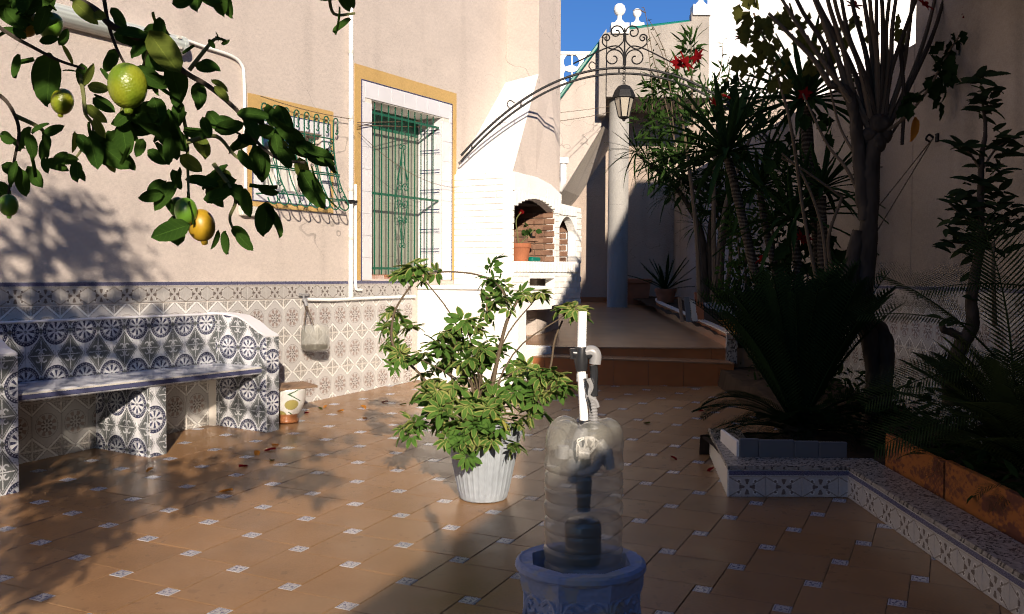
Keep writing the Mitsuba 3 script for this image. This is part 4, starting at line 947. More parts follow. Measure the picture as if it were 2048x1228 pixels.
clusters = [(835, 545, .0, 1.15), (812, 556, .02, .9), (858, 552, -.02, .9), (990, 535, -.05, .9), (972, 560, 0, .9), (1003, 570, .05, .9), (985, 598, 0, .9), (1020, 592, 0, .9), (1050, 585, .05, .9), (1075, 592, .05, 1), (1012, 618, -.05, .9), (975, 620, .05, .8),
            (1140, 622, -.1, 1.2), (1158, 632, -.1, .9), (790, 640, .1, .9), (775, 662, .1, .9), (782, 690, .05, .9), (800, 705, 0, 1), (826, 655, .1, .9), (805, 725, 0, .9), (930, 645, -.05, 1), (905, 665, -.05, .9), (955, 655, .1, .9), (880, 700, -.1, 1.1),
            (845, 722, -.1, 1.1), (905, 728, 0, 1), (860, 762, .05, 1.1), (935, 722, -.1, 1), (985, 690, .1, .8), (1003, 706, .1, .8), (1045, 735, .05, 1), (1075, 755, -.1, 1), (1105, 755, -.15, 1.1), (1120, 775, -.15, 1.1), (1090, 790, -.1, 1), (1060, 765, 0, .9),
            (1030, 785, -.1, 1.1), (985, 765, .05, 1), (1000, 805, -.15, 1.1), (955, 790, .1, 1), (900, 800, -.05, 1.2), (870, 815, .05, 1.1), (835, 855, -.05, 1), (815, 845, 0, .9), (822, 872, -.05, .9), (920, 850, -.15, 1.2), (960, 850, -.2, 1.2), (1000, 848, -.2, 1.1),
            (1040, 842, -.15, 1.1), (1070, 832, -.1, 1), (940, 882, -.2, 1.1), (905, 880, -.15, 1.1), (985, 885, -.2, 1.0), (850, 790, .1, 1), (1050, 810, .0, 1.0), (890, 850, .05, 1.1), (940, 760, .15, 1), (1020, 750, .15, .9), (930, 905, -.22, .9), (880, 740, .1, .9), (985, 830, -.22, 1.1), (895, 830, -.15, 1.1), (945, 690, .0, 1), (965, 735, 0, 1), (915, 775, -.05, 1), (1075, 785, -.1, 1), (1035, 900, -.2, .9), (890, 690, -.05, 1), (915, 690, .05, 1), (955, 700, -.1, 1), (980, 720, .1, .9), (870, 790, -.1, 1), (940, 805, -.15, 1.1)]
rootp = PC + [0, 0, .35]
stems = []
for ci, (u, v, dy, s) in enumerate(clusters):
    c = spot(u, v, 5.12 + dy)
    for k in range(3 if s < 1 else 4):  # about 270 leaves
        d = rdir(rng, -.2, .9); d[1] -= .35
        q = c + rng.normal(0, .018, 3) + d * .02
        copy(pl_ + '__leaf', pal[rng.integers(5)], aim(q, [rng.normal(), rng.normal() - .3, rng.uniform(-.4, .1)], d + [0, 0, .5], s * rng.uniform(.85, 1.15)), 'umbrella_leaf_pale' if ci == 47 and k == 0 else None)
    if s >= 1: stems.append(c)
hubs = [spot(u, v, 5.14) for u, v in ((960, 800), (1000, 700), (1040, 590))]
for c in stems:
    h_ = hubs[0] * .4 + c * .6; h_ = h_ * .6 + np.array([PC[0], PC[1], h_[2]]) * .4
    put(pl_ + '__twig', tube(bend([rootp + rng.normal(0, .03, 3) * [1, 1, 0], h_ - [0, 0, .04], c], 5), np.linspace(.006, .003, 11), 5), 'twig', 40)
def stem(pts, r0, r1): put(pl_ + '__stem', tube(bend([spot(u, v, 5.12) for u, v in pts], 6), np.linspace(r0, r1, (len(pts) - 1) * 6 + 1), 7), 'twig', 40)
stem([(965, 880), (985, 780), (1000, 700), (1015, 640), (1035, 600)], .013, .008)
stem([(1018, 620), (1000, 575), (960, 552), (900, 545), (850, 550)], .006, .004)
stem([(930, 870), (850, 760), (790, 700), (786, 640), (800, 605), (832, 560)], .008, .005)
stem([(1085, 800), (1103, 730), (1110, 680), (1125, 640)], .006, .005)
stem([(960, 860), (900, 740), (925, 660)], .007, .004)

# ------------------------------------------------------------------ well pump: blue pedestal, clear bottle, pipework
YP = 1.90
pc = np.array([spot(1167, 1110, YP)[0], YP, 0]); RIM = spot(1167, 1116, YP)[2]
pd = thing('blue_pedestal', 'weathered blue octagonal concrete pedestal with carved interlace panels in the foreground', 'pedestal')
def octo(prof): m = lathe(prof, 8); m.apply_transform(trimesh.transformations.rotation_matrix(math.pi / 8, [0, 0, 1])); return m
zb = floor_z(YP) - .02
r_ = .119 / math.cos(math.pi / 8)
H_ = RIM - zb
m = octo([(0, 0), (r_ * 1.04, 0), (r_ * 1.04, .05), (r_ * .93, .08), (r_ * .95, H_ - .055), (r_, H_ - .035), (r_ * 1.005, H_ - .008), (r_ * .985, H_), (r_ * .80, H_), (r_ * .78, H_ - .05), (0, H_ - .05)])
PM = frame([pc[0], YP, zb], [1, 0, 0], [0, 1, 0])
put(pd + '__body', moved(m, PM), 'blue_paint', 25)
put(pd + '__rim', tube([[pc[0] + r_ * .93 * math.cos(a), YP + r_ * .93 * math.sin(a), RIM - .010] for a in np.linspace(0, 2 * np.pi, 49)], .011, 8, False), 'blue_paint', 40)
def interlace():
    c = []
    th = np.linspace(0, 2 * np.pi, 49)
    for zc in (0.0, -.10, -.20, -.30, -.40, -.50):
        c += [[(.020 * math.cos(t_) * (1 + .35 * math.cos(4 * t_)) , zc + .024 * math.sin(t_) * (1 + .35 * math.cos(4 * t_))) for t_ in th]]
        for s in (-1, 1):
            c += [[(s * (.030 - .014 * math.cos(t_)), zc + .05 * s * 0 + .030 * math.sin(t_) + .02) for t_ in th[8:42]], [(s * .002, zc + .05), (s * .020, zc + .062), (s * .036, zc + .048), (s * .030, zc + .030), (s * .014, zc + .036)],
                  [(s * .002, zc - .05), (s * .020, zc - .060), (s * .036, zc - .046), (s * .028, zc - .030), (s * .012, zc - .038)]]
    return c
def panel(face):
    a = -math.pi / 2 + face * math.pi / 4
    o = np.array([pc[0] + math.cos(a) * .1118, YP + math.sin(a) * .1118, RIM - .115]); X = np.array([-math.sin(a), math.cos(a), 0])
    ms_ = []
    for c in interlace():
        c = np.array(c); c = bend(c, 3) if len(c) < 12 else c[::2]
        ms_.append(tube([o + X * x_ + UP * y_ for x_, y_ in c], .0058, 6))
    for x_ in (-.043, .043): ms_.append(tube([o + X * x_ + UP * .065, o + X * x_ - UP * .56], .004, 6))
    ms_.append(tube([o - X * .043 + UP * .065, o + X * .043 + UP * .065], .004, 6))
    return join(ms_)
for k in (-1, 0, 1): put(pd + '__carved_panel', panel(k), 'blue_paint', 40)

bt = thing('plastic_bottle', 'upturned clear ribbed plastic water bottle standing on the blue pedestal over the pump', 'bottle')
prof = []
BH = 1.128 - (RIM - .03)
for t_ in np.linspace(0, 1, 60):
    z = t_ * (BH - .045); rr = .0775 + .0012 * math.sin(t_ * 40)
    if .08 < t_ < .80: rr -= .0022 * max(0, math.cos(t_ * 2 * math.pi * 9)) ** 6 * 2
    prof.append((rr, z))
for a in np.linspace(0, math.pi / 2, 10)[1:]: prof.append((.0775 - .032 * (1 - math.cos(a)), BH - .045 + .045 * math.sin(a) ** .8))
prof += [(.028, BH - .004), (.016, BH - .018), (.010, BH - .02)]
m = lathe(prof, 60)
v = m.vertices; tt = np.clip((v[:, 2] - (BH - .075)) / .075, 0, 1); a = np.arctan2(v[:, 1], v[:, 0])
v[:, :2] *= (1 - .09 * tt * (1 - np.abs(np.cos(a * 2.5))) )[:, None]
v[:, 2] -= .010 * tt * (1 - np.abs(np.cos(a * 2.5)))
bx_ = spot(1172, 1000, YP)[0]
put(bt + '__body', m, 'pet', 50, m=frame([bx_, YP, RIM - .03], [1, 0, 0], [0, 1, 0]))
pump = thing('water_pump', 'dark pump and tangle of pipe fittings seen through the clear bottle', 'pump')
def at2(u, v, dy=0): return spot(u, v, YP + dy)
put(pump + '__motor', lathe([(0, 0), (.034, 0), (.036, .008), (.036, .030), (.034, .034), (.036, .038), (.036, .075), (.030, .086), (.016, .09), (0, .09)], 28), 'plastic_black', 40, m=frame(at2(1172, 1108) - [0, 0, .015], [1, 0, 0], [0, 1, 0]))
put(pump + '__column', tube([at2(1172, 1020), at2(1172, 960), at2(1170, 900)], [.013, .016, .014], 12), 'plastic_black', 40)
put(pump + '__body', tube([at2(1150, 960, .01), at2(1155, 920), at2(1165, 870), at2(1170, 845)], [.012, .016, .015, .010], 12), 'plastic_grey', 40)
put(pump + '__fitting', join([tube([at2(1130, 915, -.02), at2(1130, 890, -.02)], .012, 10), tube([at2(1118, 905, -.02), at2(1160, 905)], .009, 8), tube([at2(1195, 905), at2(1225, 925)], [.013, .010], 10)]), 'plastic_grey', 40)
put(pump + '__valve', join([tube([at2(1200, 882), at2(1215, 905), at2(1225, 935)], [.012, .015, .009], 10), tube([at2(1160, 905, -.035), at2(1182, 905, -.035)], .012, 10)]), 'cream_plastic', 40)
cord = []
for k in range(7):
    a = 2 * np.pi * k / 7; cord.append(tube(bend([at2(1178, 872, -.03), at2(1178 + 22 * math.cos(a), 882 + 8 * math.sin(a), -.034), at2(1172 + 14 * math.cos(a + .6), 905 + 16 * math.sin(a), -.036)], 6), .0018, 5))
put(pump + '__cord', join(cord), 'cream_plastic', 40)
def ribbed(pts, r, step=.006):
    p = bend(pts, 12); d = np.r_[0, np.cumsum(np.linalg.norm(np.diff(p, axis=0), axis=1))]
    s = np.arange(0, d[-1], step / 2); q = np.stack([np.interp(s, d, p[:, i]) for i in range(3)], 1)
    return tube(q, np.where(np.arange(len(q)) % 2, r, r * .82), 10)
put(pump + '__hose', ribbed([at2(1205, 905, -.02), at2(1192, 935, -.025), at2(1160, 950, -.015)], .010), 'plastic_grey', 50)
pv = thing('pvc_pipe', 'white plastic pipe with black elbow fittings rising from the clear bottle', 'pipe')
put(pv + '__pipe', join([tube([at2(1165, 621), at2(1164, 700)], .0090, 14), tube([at2(1164, 735), at2(1171, 840)], .0086, 14)]), 'plastic_white', 40)
put(pv + '__union', join([tube([at2(1163, 692), at2(1163, 715), at2(1165, 740)], [.0125, .0145, .0115], 12), tube([at2(1147, 706, .0), at2(1185, 706)], .0105, 12), tube([at2(1148, 695), at2(1150, 716)], .008, 8), tube([at2(1171, 838), at2(1171, 852)], [.0105, .012], 12)]), 'plastic_black', 40)
put(pv + '__elbow', tube(bend([at2(1172, 703), at2(1185, 700), at2(1192, 708), at2(1191, 726)], 6), .0118, 12), 'plastic_grey', 40)
put(pv + '__wrap', join([tube([at2(1155 + 0, y_), at2(1176, y_ + 2)], .0040, 6) for y_ in (748, 753, 758)] + [tube(bend([at2(1178, 756, -.012), at2(1184, 772, -.012), at2(1178, 790, -.012), at2(1192, 800, -.012), at2(1197, 812, -.01)], 6), .0055, 7)]), 'plastic_grey', 40)
put(pv + '__cable', join([tube(bend([at2(1172, 755, -.012), at2(1176, 780, -.014), at2(1180, 800, -.014), at2(1188, 830, -.012)], 6), .003, 6), tube(bend([at2(1188, 728), at2(1190, 745), at2(1189, 765), at2(1190, 790)], 6), [.008] * 19, 8)]), 'plastic_black', 40)
put(pv + '__hose', ribbed([at2(1186, 792, -.008), at2(1189, 820, -.008), at2(1191, 856, -.006)], .0092), 'plastic_grey', 50)

# ------------------------------------------------------------------ lemon tree: trunk outside the frame, branches hanging in from the upper left
lt = thing('lemon_tree', 'lemon tree whose dark leafy branches with green lemons hang in at the upper left', 'tree')
rng = np.random.default_rng(12)
TB = ground(-2.35, .35)
top = np.array([-2.0, 1.0, 2.7])
put(lt + '__trunk', tube(bend([TB, TB + [.05, .1, .8], TB + [.15, .35, 1.6], top], 6), np.linspace(.085, .05, 19), 10), 'bark', 40)
YL = 1.70
def lspot(x, y, dy=0): return spot(x / 2.361, y / 2.361, YL + dy)
branches = [[(-330, -560, .1), (-60, -240, .05), (200, -60, 0), (310, 5, 0), (440, 75, 0), (520, 150, 0), (700, 235, 0), (860, 360, 0), (980, 430, 0), (1130, 560, 0), (1200, 680, 0), (1310, 765, 0), (1430, 780, 0)],
            [(440, -120, 0), (470, 0, 0), (497, 140, .02), (540, 260, .02), (592, 352, .02)], [(-200, 40, .05), (30, 190, 0), (130, 245, 0), (260, 310, 0), (385, 350, 0)],
            [(-120, 430, 0), (0, 490, 0), (60, 575, 0), (80, 660, 0), (60, 780, 0), (30, 960, 0)], [(760, 300, .05), (840, 520, .05), (872, 660, .05), (878, 800, .03), (885, 945, .0)], [(1000, 790, 0), (1105, 940, 0), (1080, 1040, 0), (1092, 1090, 0)],
            [(360, 350, .03), (382, 470, .03), (392, 560, .03), (430, 640, .05), (330, 800, .05)], [(60, 575, 0), (160, 620, .02), (215, 655, .02), (280, 640, .02)], [(880, 350, 0), (960, 245, 0), (1005, 200, 0), (1060, 212, 0)], [(872, 690, .02), (1010, 660, .02), (1100, 750, .02), (1190, 800, .02)],
            [(900, -160, 0), (960, -60, 0), (975, 30, 0)], [(1480, -160, 0), (1530, -30, 0), (1560, 75, 0), (1660, 72, 0)], [(700, 235, .02), (640, 400, .06), (560, 560, .06), (620, 680, .06)]]
for i, b in enumerate(branches):
    p = bend([lspot(*q) for q in b], 5)
    put(lt + '__branch', tube(p, np.linspace(.0085 if i == 0 else .0042, .0022, len(p)), 6), 'bark' if i < 4 else 'twig_green', 40)
put(lt + '__limb', join([tube(bend([top, top + [.35, .3, -.02], lspot(-330, -560, .1)], 6), np.linspace(.04, .012, 13), 8)]), 'bark', 40)
lsh = [leafply([(blade(1, w_, d_, f_, 7, 'oval', 4), I4)], 'lemon_leaf') for w_, d_, f_ in ((.50, .10, .12), (.56, .22, .20), (.46, .35, .08), (.58, -.12, .25))]
# (x, y, length, direction in degrees, pale?) in the enlarged photo's pixels
LV = [(60, 40, 170, 200, 0), (150, 60, 160, 160, 0), (60, 110, 150, 200, 0), (180, 125, 130, 120, 0), (30, 160, 120, 180, 0), (110, 20, 170, 90, 0), (200, 20, 120, 60, 0), (20, 60, 160, 250, 0), (380, 75, 130, 40, 1), (465, 105, 75, 20, 1), (555, 130, 110, 60, 0), (720, 125, 85, 80, 1),
      (735, 175, 120, 10, 0), (600, 195, 160, 10, 0), (640, 225, 140, 30, 0), (760, 275, 200, 57, 1), (512, 305, 95, 100, 0), (305, 285, 95, 60, 1), (80, 345, 100, 95, 0), (210, 405, 225, 100, 3), (345, 355, 100, 350, 0), (405, 375, 100, 300, 1), (455, 445, 85, 10, 1), (485, 380, 80, 50, 0),
      (700, 385, 150, 25, 0), (760, 440, 110, 55, 0), (855, 450, 175, 85, 0), (930, 470, 110, 80, 0), (965, 345, 100, 10, 0), (1025, 410, 85, 20, 1), (1035, 460, 80, 40, 1), (740, 340, 80, 10, 0), (690, 300, 110, 70, 0),
      (620, 550, 130, 60, 0), (680, 590, 150, 30, 0), (740, 560, 140, 70, 0), (800, 620, 150, 80, 0), (660, 640, 130, 20, 0), (590, 600, 130, 110, 0), (760, 660, 130, 60, 0), (830, 560, 120, 100, 0), (700, 530, 120, 350, 0), (560, 580, 110, 150, 0), (790, 730, 120, 100, 0), (840, 680, 110, 60, 0),
      (440, 565, 110, 50, 1), (455, 630, 90, 70, 1), (350, 695, 90, 80, 1), (425, 680, 150, 80, 0), (470, 730, 170, 60, 0), (530, 760, 160, 40, 0), (580, 690, 130, 80, 0), (600, 785, 90, 60, 0), (250, 800, 110, 10, 0), (310, 775, 90, 5, 0), (362, 840, 95, 80, 0), (510, 800, 80, 70, 1), (520, 690, 130, 130, 0),
      (205, 715, 110, 80, 0), (120, 690, 115, 110, 0), (55, 850, 110, 100, 0), (100, 890, 120, 80, 0), (165, 810, 90, 80, 0), (20, 930, 90, 60, 0), (40, 680, 90, 20, 0), (150, 870, 80, 60, 0), (830, 860, 90, 100, 0), (765, 940, 150, 130, 0), (740, 900, 100, 150, 0), (745, 750, 100, 70, 0), (910, 645, 90, 10, 0), (965, 620, 90, 75, 0),
      (935, 720, 130, 70, 1), (890, 795, 110, 40, 1), (930, 690, 80, 20, 0), (1075, 615, 130, 350, 0), (1005, 590, 110, 50, 0), (1130, 695, 135, 170, 1), (1150, 775, 100, 60, 0), (1190, 545, 140, 350, 0), (1265, 560, 100, 80, 0), (1335, 600, 160, 75, 0), (1225, 795, 150, 80, 0), (1390, 660, 120, 40, 0), (1310, 695, 80, 0, 1), (1500, 735, 130, 5, 0),
      (1505, 765, 130, 15, 0), (1405, 720, 110, 20, 0), (1460, 900, 190, 60, 0), (1420, 815, 110, 80, 1), (1160, 690, 100, 30, 0), (1030, 870, 150, 350, 0), (960, 890, 110, 20, 0), (1065, 865, 90, 80, 1), (1030, 955, 120, 350, 0), (1095, 915, 90, 20, 0), (1160, 975, 120, 90, 0), (1235, 910, 110, 10, 0), (1290, 1055, 150, 50, 0), (1135, 1130, 110, 40, 0),
      (1075, 1160, 95, 80, 0), (800, 1110, 165, 160, 0), (890, 985, 110, 80, 0), (915, 20, 120, 80, 0), (1020, 20, 130, 80, 0), (970, 0, 120, 20, 0), (1560, 15, 150, 10, 0), (1580, 110, 110, 95, 0), (1610, 20, 90, 60, 0), (985, 225, 45, 60, 0), (1030, 200, 50, 10, 0), (1015, 190, 40, 280, 0), (1050, 215, 40, 340, 0),
      (240, 640, 90, 330, 0), (540, 520, 100, 200, 0), (480, 520, 110, 30, 0), (600, 480, 90, 20, 0), (880, 260, 60, 330, 0), (290, 200, 90, 300, 0), (650, 720, 80, 100, 0), (1180, 620, 120, 60, 0), (1260, 640, 130, 20, 0), (1290, 720, 110, 70, 0), (1340, 740, 110, 30, 0)]
LV = LV + [(x + rng.normal(0, 28), y + rng.normal(0, 24), L * rng.uniform(.8, 1.05), a + rng.normal(0, 45), 0) for x, y, L, a, pale in LV if pale == 0 and L > 85]
LV = [q for q in LV if not (abs(q[0] - 590) < 95 and abs(q[1] - 440) < 110 and q[2] > 60)]
for i, (x, y, L, a, pale) in enumerate(LV):
    a = math.radians(a); L = L / 2.361 / FOC * YL
    L *= 1.14
    ax = np.array([math.cos(a), rng.uniform(-.35, .35), -math.sin(a)])
    nrm = np.array([rng.normal() * .45, -1, rng.normal() * .45 + .35])
    if pale == 3: nrm, ax[1] = np.array([.1, -1, .2]), 0
    elif rng.random() < .22: nrm = np.array([rng.normal(), -.3, rng.normal() + .6])
    c = lspot(x, y, rng.uniform(-.05, .06)); ax = ax / np.linalg.norm(ax)
    copy(lt + '__leaf', lsh[rng.integers(4)], aim(c - ax * L / 2, ax, nrm, L), 'lemon_leaf_pale' if pale == 1 else None)
lemon = lathe([(0, 0)] + [(.030 * math.sin(a) ** .9, .036 - .036 * math.cos(a)) for a in np.linspace(.15, math.pi - .22, 16)] + [(.0075, .0745), (.0062, .079), (.0, .081)], 28)
LEM = [(590, 440, .98, 'lemon_skin', 0, -.06), (282, 512, .60, 'lemon_skin', .2, .05), (220, 155, .62, 'lime_skin', .5, .03), (112, 148, .6, 'lemon_ripe', .4, .05), (35, 1003, .50, 'lime_skin', 0, 0), (872, 1022, .60, 'lime_skin', 0, -.01), (948, 1090, .74, 'lemon_ripe', -.15, .02), (830, 1000, .45, 'lime_skin', .2, .05)]
for x, y, s, mat, tilt, dy in LEM:
    c = lspot(x, y, dy); s *= 1.08
    M = aim(c, [math.cos(tilt), 0, -math.sin(tilt)], [-math.sin(tilt) * 1.0, .1, -math.cos(tilt)], s)
    m = lemon.copy(); m.apply_translation([0, 0, -.040])
    put(lt + '__lemon', moved(m, M), mat, 50)
# the rest of the crown, out of the frame, as one mass: it throws the dappled shade
parts = []; cc = []
for cx, cy, cz, r, n in ((-1.95, 1.3, 3.35, .40, 330), (-1.75, 1.2, 3.45, .35, 150), (-1.95, .85, 2.85, .36, 320), (-1.45, 1.0, 2.95, .36, 230), (-1.1, .95, 2.78, .30, 120), (-1.65, .8, 2.1, .32, 300), (-1.3, .8, 1.85, .30, 260), (-.82, .75, 2.05, .28, 130), (-.42, .75, 2.25, .28, 120), (-.15, .9, 2.3, .18, 40), (-1.5, .75, 1.35, .32, 300), (-1.5, .5, .98, .25, 200), (-1.28, .5, 1.62, .26, 200), (-.6, .9, 2.6, .3, 70), (-.18, .55, 2.02, .17, 55), (-.42, .55, 2.12, .2, 55), (-.68, .55, 2.0, .2, 45), (-.9, .5, 1.95, .2, 90), (-1.45, .75, 1.75, .3, 150), (-1.75, .8, 1.65, .3, 120), (-1.9, .8, 2.4, .3, 120)):
    for _ in range(n):
        q = np.array([cx, cy, cz]) + rdir(rng) * r * rng.random() ** .4
        if abs(q[0]) / max(q[1], .05) < .60 and q[1] > 0 and q[2] - EYE < .31 * q[1] + .06: continue
        t_ = (lspot(590, 440)[1] - q[1]) / 1.6; near = q - SUN * t_ * np.array([1, 1, 1]) - lspot(590, 440)
        if np.linalg.norm(near) < .085: continue
        parts.append((blade(1, .5, .2, .12, 3, 'oval'), aim(q, rdir(rng, -.9, .3), rdir(rng, .1, 1), rng.uniform(.07, .11))))
mm, uvv = gather(parts)
put(lt + '__foliage', mm, 'lemon_leaf', True, uv=uvv, kind='stuff', label='dense mass of dark lemon foliage above the frame')
lm = []
for _ in range(26):
    q = np.array([-1.95, 1.3, 3.0]) + rdir(rng) * [.8, .7, .6]
    lm.append(tube(bend([top, (top + q) / 2 + rng.normal(0, .06, 3), q], 4), np.linspace(.022, .005, 9), 5))
put(lt + '__limb', join(lm), 'bark', 40)

# ------------------------------------------------------------------ planting on the right
rng = np.random.default_rng(31)
def vtrunk(key, pts, Y, r, mat='bark', sides=9, lump=.0):
    """Tapered trunk through photo pixels at distance Y (or (u, v, Y))."""
    p = bend([spot(q[0], q[1], q[2] if len(q) > 2 else Y) for q in pts], 6)
    m = tube(p, np.linspace(r[0], r[1], len(p)), sides)
    if lump: m.vertices += (meshkit.noise(m.vertices * 26, 3)[:, None] - .5) * lump
    return put(key, m, mat, 40)
# pruned tree with a fan of upright shoots
tr = thing('poinsettia_tree', 'pruned thick trunked tree with a fan of bare upright shoots and red bracts', 'tree')
YT = 6.5
vtrunk(tr + '__trunk', [(1742, 850), (1752, 760), (1745, 690), (1728, 600), (1732, 520), (1736, 420), (1738, 330), (1742, 268)], YT, (.064, .058), 'bark', 12, .03)
vtrunk(tr + '__trunk', [(1772, 850, 6.45), (1772, 760, 6.45), (1774, 690, 6.45), (1764, 655, 6.5), (1748, 640, 6.5)], YT, (.05, .055), 'bark', 10, .02)
vtrunk(tr + '__stub', [(1722, 640), (1700, 565), (1706, 500), (1716, 452)], YT, (.07, .040), 'bark', 10, .02)
vtrunk(tr + '__limb', [(1728, 430), (1716, 320), (1706, 230), (1692, 180), (1672, 165), (1655, 163)], YT, (.048, .030), 'bark', 10, .03)
for u_, v_, r__ in ((1750, 240, .075), (1764, 262, .055), (1734, 262, .055), (1748, 275, .07), (1766, 236, .042)):
    kn = trimesh.creation.icosphere(4, r__); kn.vertices *= 1 + .45 * (meshkit.fbm(kn.vertices * 16 + u_, 3)[:, None] - .5)
    put(tr + '__knob', moved(kn, frame(spot(u_, v_, YT), [1, 0, 0], [0, 1, 0])), 'bark', True)
shoots = [((1735, 240), (1700, 130), (1640, 20), (1600, -60)), ((1738, 235), (1712, 120), (1672, 30), (1650, -60)), ((1728, 235), (1690, 150), (1650, 70), (1618, -40)), ((1742, 230), (1728, 110), (1700, 10), (1690, -60)), ((1745, 230), (1738, 100), (1722, 0), (1712, -70)),
          ((1750, 228), (1748, 110), (1736, 30), (1728, -60)), ((1752, 228), (1760, 110), (1758, 20), (1752, -60)), ((1756, 230), (1768, 120), (1765, 60), (1775, -50)), ((1760, 232), (1775, 130), (1778, 40), (1790, -50)), ((1765, 235), (1772, 150), (1800, 60), (1835, -40)),
          ((1765, 240), (1795, 150), (1810, 60), (1822, -60)), ((1768, 250), (1818, 140), (1850, 40), (1872, -60)), ((1766, 256), (1828, 130), (1862, 50), (1890, -50)), ((1700, 180), (1680, 90), (1650, 0), (1640, -60)), ((1690, 175), (1660, 80), (1625, 0), (1600, -60)), ((1670, 165), (1640, 80), (1600, 20), (1570, -40)),
          ((1735, 250), (1665, 150), (1600, 60), (1555, -10)), ((1655, 163), (1620, 110), (1570, 60), (1530, 20)), ((1748, 228), (1722, 140), (1690, 60), (1668, -50)), ((1758, 230), (1750, 140), (1746, 60), (1745, -50))]
for i, s in enumerate(shoots):
    dy = rng.uniform(-.25, .25)
    vtrunk(tr + '__shoot', [(u, v, YT + dy * k / 3) for k, (u, v) in enumerate(s)], YT, (.021, .010), 'twig' if i % 3 else 'bark', 7)
vtrunk(tr + '__shoot', [(1798, 80), (1800, 92), (1796, 100), (1803, 190), (1800, 280)], YT, (.016, .012), 'bark', 7)
vtrunk(tr + '__shoot', [(1745, 262), (1800, 210), (1830, 180), (1870, 150)], YT, (.010, .006), 'twig', 6)
vtrunk(tr + '__shoot', [(1738, 300), (1770, 270), (1800, 225), (1815, 195)], YT, (.012, .006), 'twig', 6)
for pts in ([(1556, 600, 7.4), (1640, 590, 7.2), (1605, 420, 7.2), (1580, 260, 7.0), (1560, 180, 7.0), (1530, 90, 7.0), (1500, 20, 7.0)], [(1655, 560, 7.1), (1640, 440, 7.1), (1600, 340, 7.1), (1560, 300, 7.1)], [(1668, 560, 7.2), (1655, 470, 7.2), (1680, 390, 7.2), (1672, 380, 7.2), (1600, 330, 7.2), (1560, 310, 7.2)],
            [(1735, 420, 6.6), (1690, 330, 6.7), (1650, 280, 6.8), (1600, 180, 6.9)], [(1730, 330, 6.5), (1700, 290, 6.6), (1670, 230, 6.8), (1640, 100, 6.9)]):
    vtrunk(tr + '__shoot', pts[1:] if pts[0][0] == 1556 else pts, YT, (.014, .007), 'twig', 6)
# poinsettia leaves
jag = []
for k in range(4):
    v, f, uv = blade(1, .62, [.25, .45, .1, .6][k], .15, 6, 'oval', 4)
    edge = np.abs(uv[:, 1] - .5) > .45
    v[edge, 1] *= 1 + .28 * np.cos(uv[edge, 0] * 19); jag.append(leafply([((v, f, uv), I4)], 'olive_leaf'))
def leaves(holder, spots, Y, shape, L, mat, hang=.7, name='leaf', seed=0, jit=12):
    r = np.random.default_rng(seed)
    for u, v, n in spots:
        for _ in range(n):
            q = spot(u + r.normal(0, jit), v + r.normal(0, jit), Y + r.uniform(-.15, .15))
            ax = rdir(r, -.5, .6) * (1 - hang) + np.array([0, 0, -hang]) + r.normal(0, .25, 3)
            copy(holder + '__' + name, shape[r.integers(len(shape))], aim(q, ax, [r.normal() * .6, -1, r.normal() * .5], L * r.uniform(.75, 1.2)), mat)
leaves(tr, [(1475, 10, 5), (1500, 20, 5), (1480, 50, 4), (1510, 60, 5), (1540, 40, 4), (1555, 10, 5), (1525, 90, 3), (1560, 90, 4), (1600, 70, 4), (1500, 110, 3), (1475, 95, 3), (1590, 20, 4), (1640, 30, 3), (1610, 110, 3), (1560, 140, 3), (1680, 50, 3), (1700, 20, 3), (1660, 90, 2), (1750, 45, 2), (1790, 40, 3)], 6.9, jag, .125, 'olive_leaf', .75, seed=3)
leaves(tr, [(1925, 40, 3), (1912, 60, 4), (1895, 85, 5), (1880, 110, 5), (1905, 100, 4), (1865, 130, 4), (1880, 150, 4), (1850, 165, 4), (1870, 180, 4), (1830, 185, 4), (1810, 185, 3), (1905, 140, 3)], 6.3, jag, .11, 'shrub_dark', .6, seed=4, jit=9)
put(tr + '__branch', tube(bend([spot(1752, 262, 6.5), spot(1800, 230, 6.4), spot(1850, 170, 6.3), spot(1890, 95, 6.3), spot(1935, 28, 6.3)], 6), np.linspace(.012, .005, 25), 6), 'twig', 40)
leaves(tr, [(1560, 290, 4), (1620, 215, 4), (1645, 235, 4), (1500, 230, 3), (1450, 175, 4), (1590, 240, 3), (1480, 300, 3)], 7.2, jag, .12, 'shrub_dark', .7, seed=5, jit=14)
put(tr + '__dry_leaf', gather([(blade(1, .42, .3, .3, 6, 'oval', 4), aim(spot(1823, 225, 6.4), [.05, 0, -1], [.3, -1, 0], .16))])[0], 'dry_leaf', True)
star = leafply([(blade(.09, .04, .15, .15, 5, 'lance'), aim([0, 0, 0], [math.cos(a), math.sin(a), .15 + .2 * (i % 2)], [0, 0, 1], 1.0 if i % 2 else .75)) for i, a in enumerate(np.linspace(0, 2 * np.pi, 11)[:-1])], 'bract')
for u, v, Y, s in ((1930, 22, 6.3, .8), (1478, 72, 6.9, .75), (1362, 122, 8.4, 1.25), (1390, 110, 8.4, 1.0), (1348, 124, 8.4, .9), (1425, 205, 8.3, 1.1), (1448, 190, 8.3, .9), (1605, 182, 7.0, .7), (1700, 5, 6.7, .8), (1840, 0, 6.4, .8), (1600, 470, 7.6, .9), (1525, 510, 7.9, .9), (1612, 472, 7.6, .6)):
    copy(tr + '__bract', star, aim(spot(u, v, Y), rdir(rng, -.3, .3), [rng.normal() * .5, -1, .4], s))

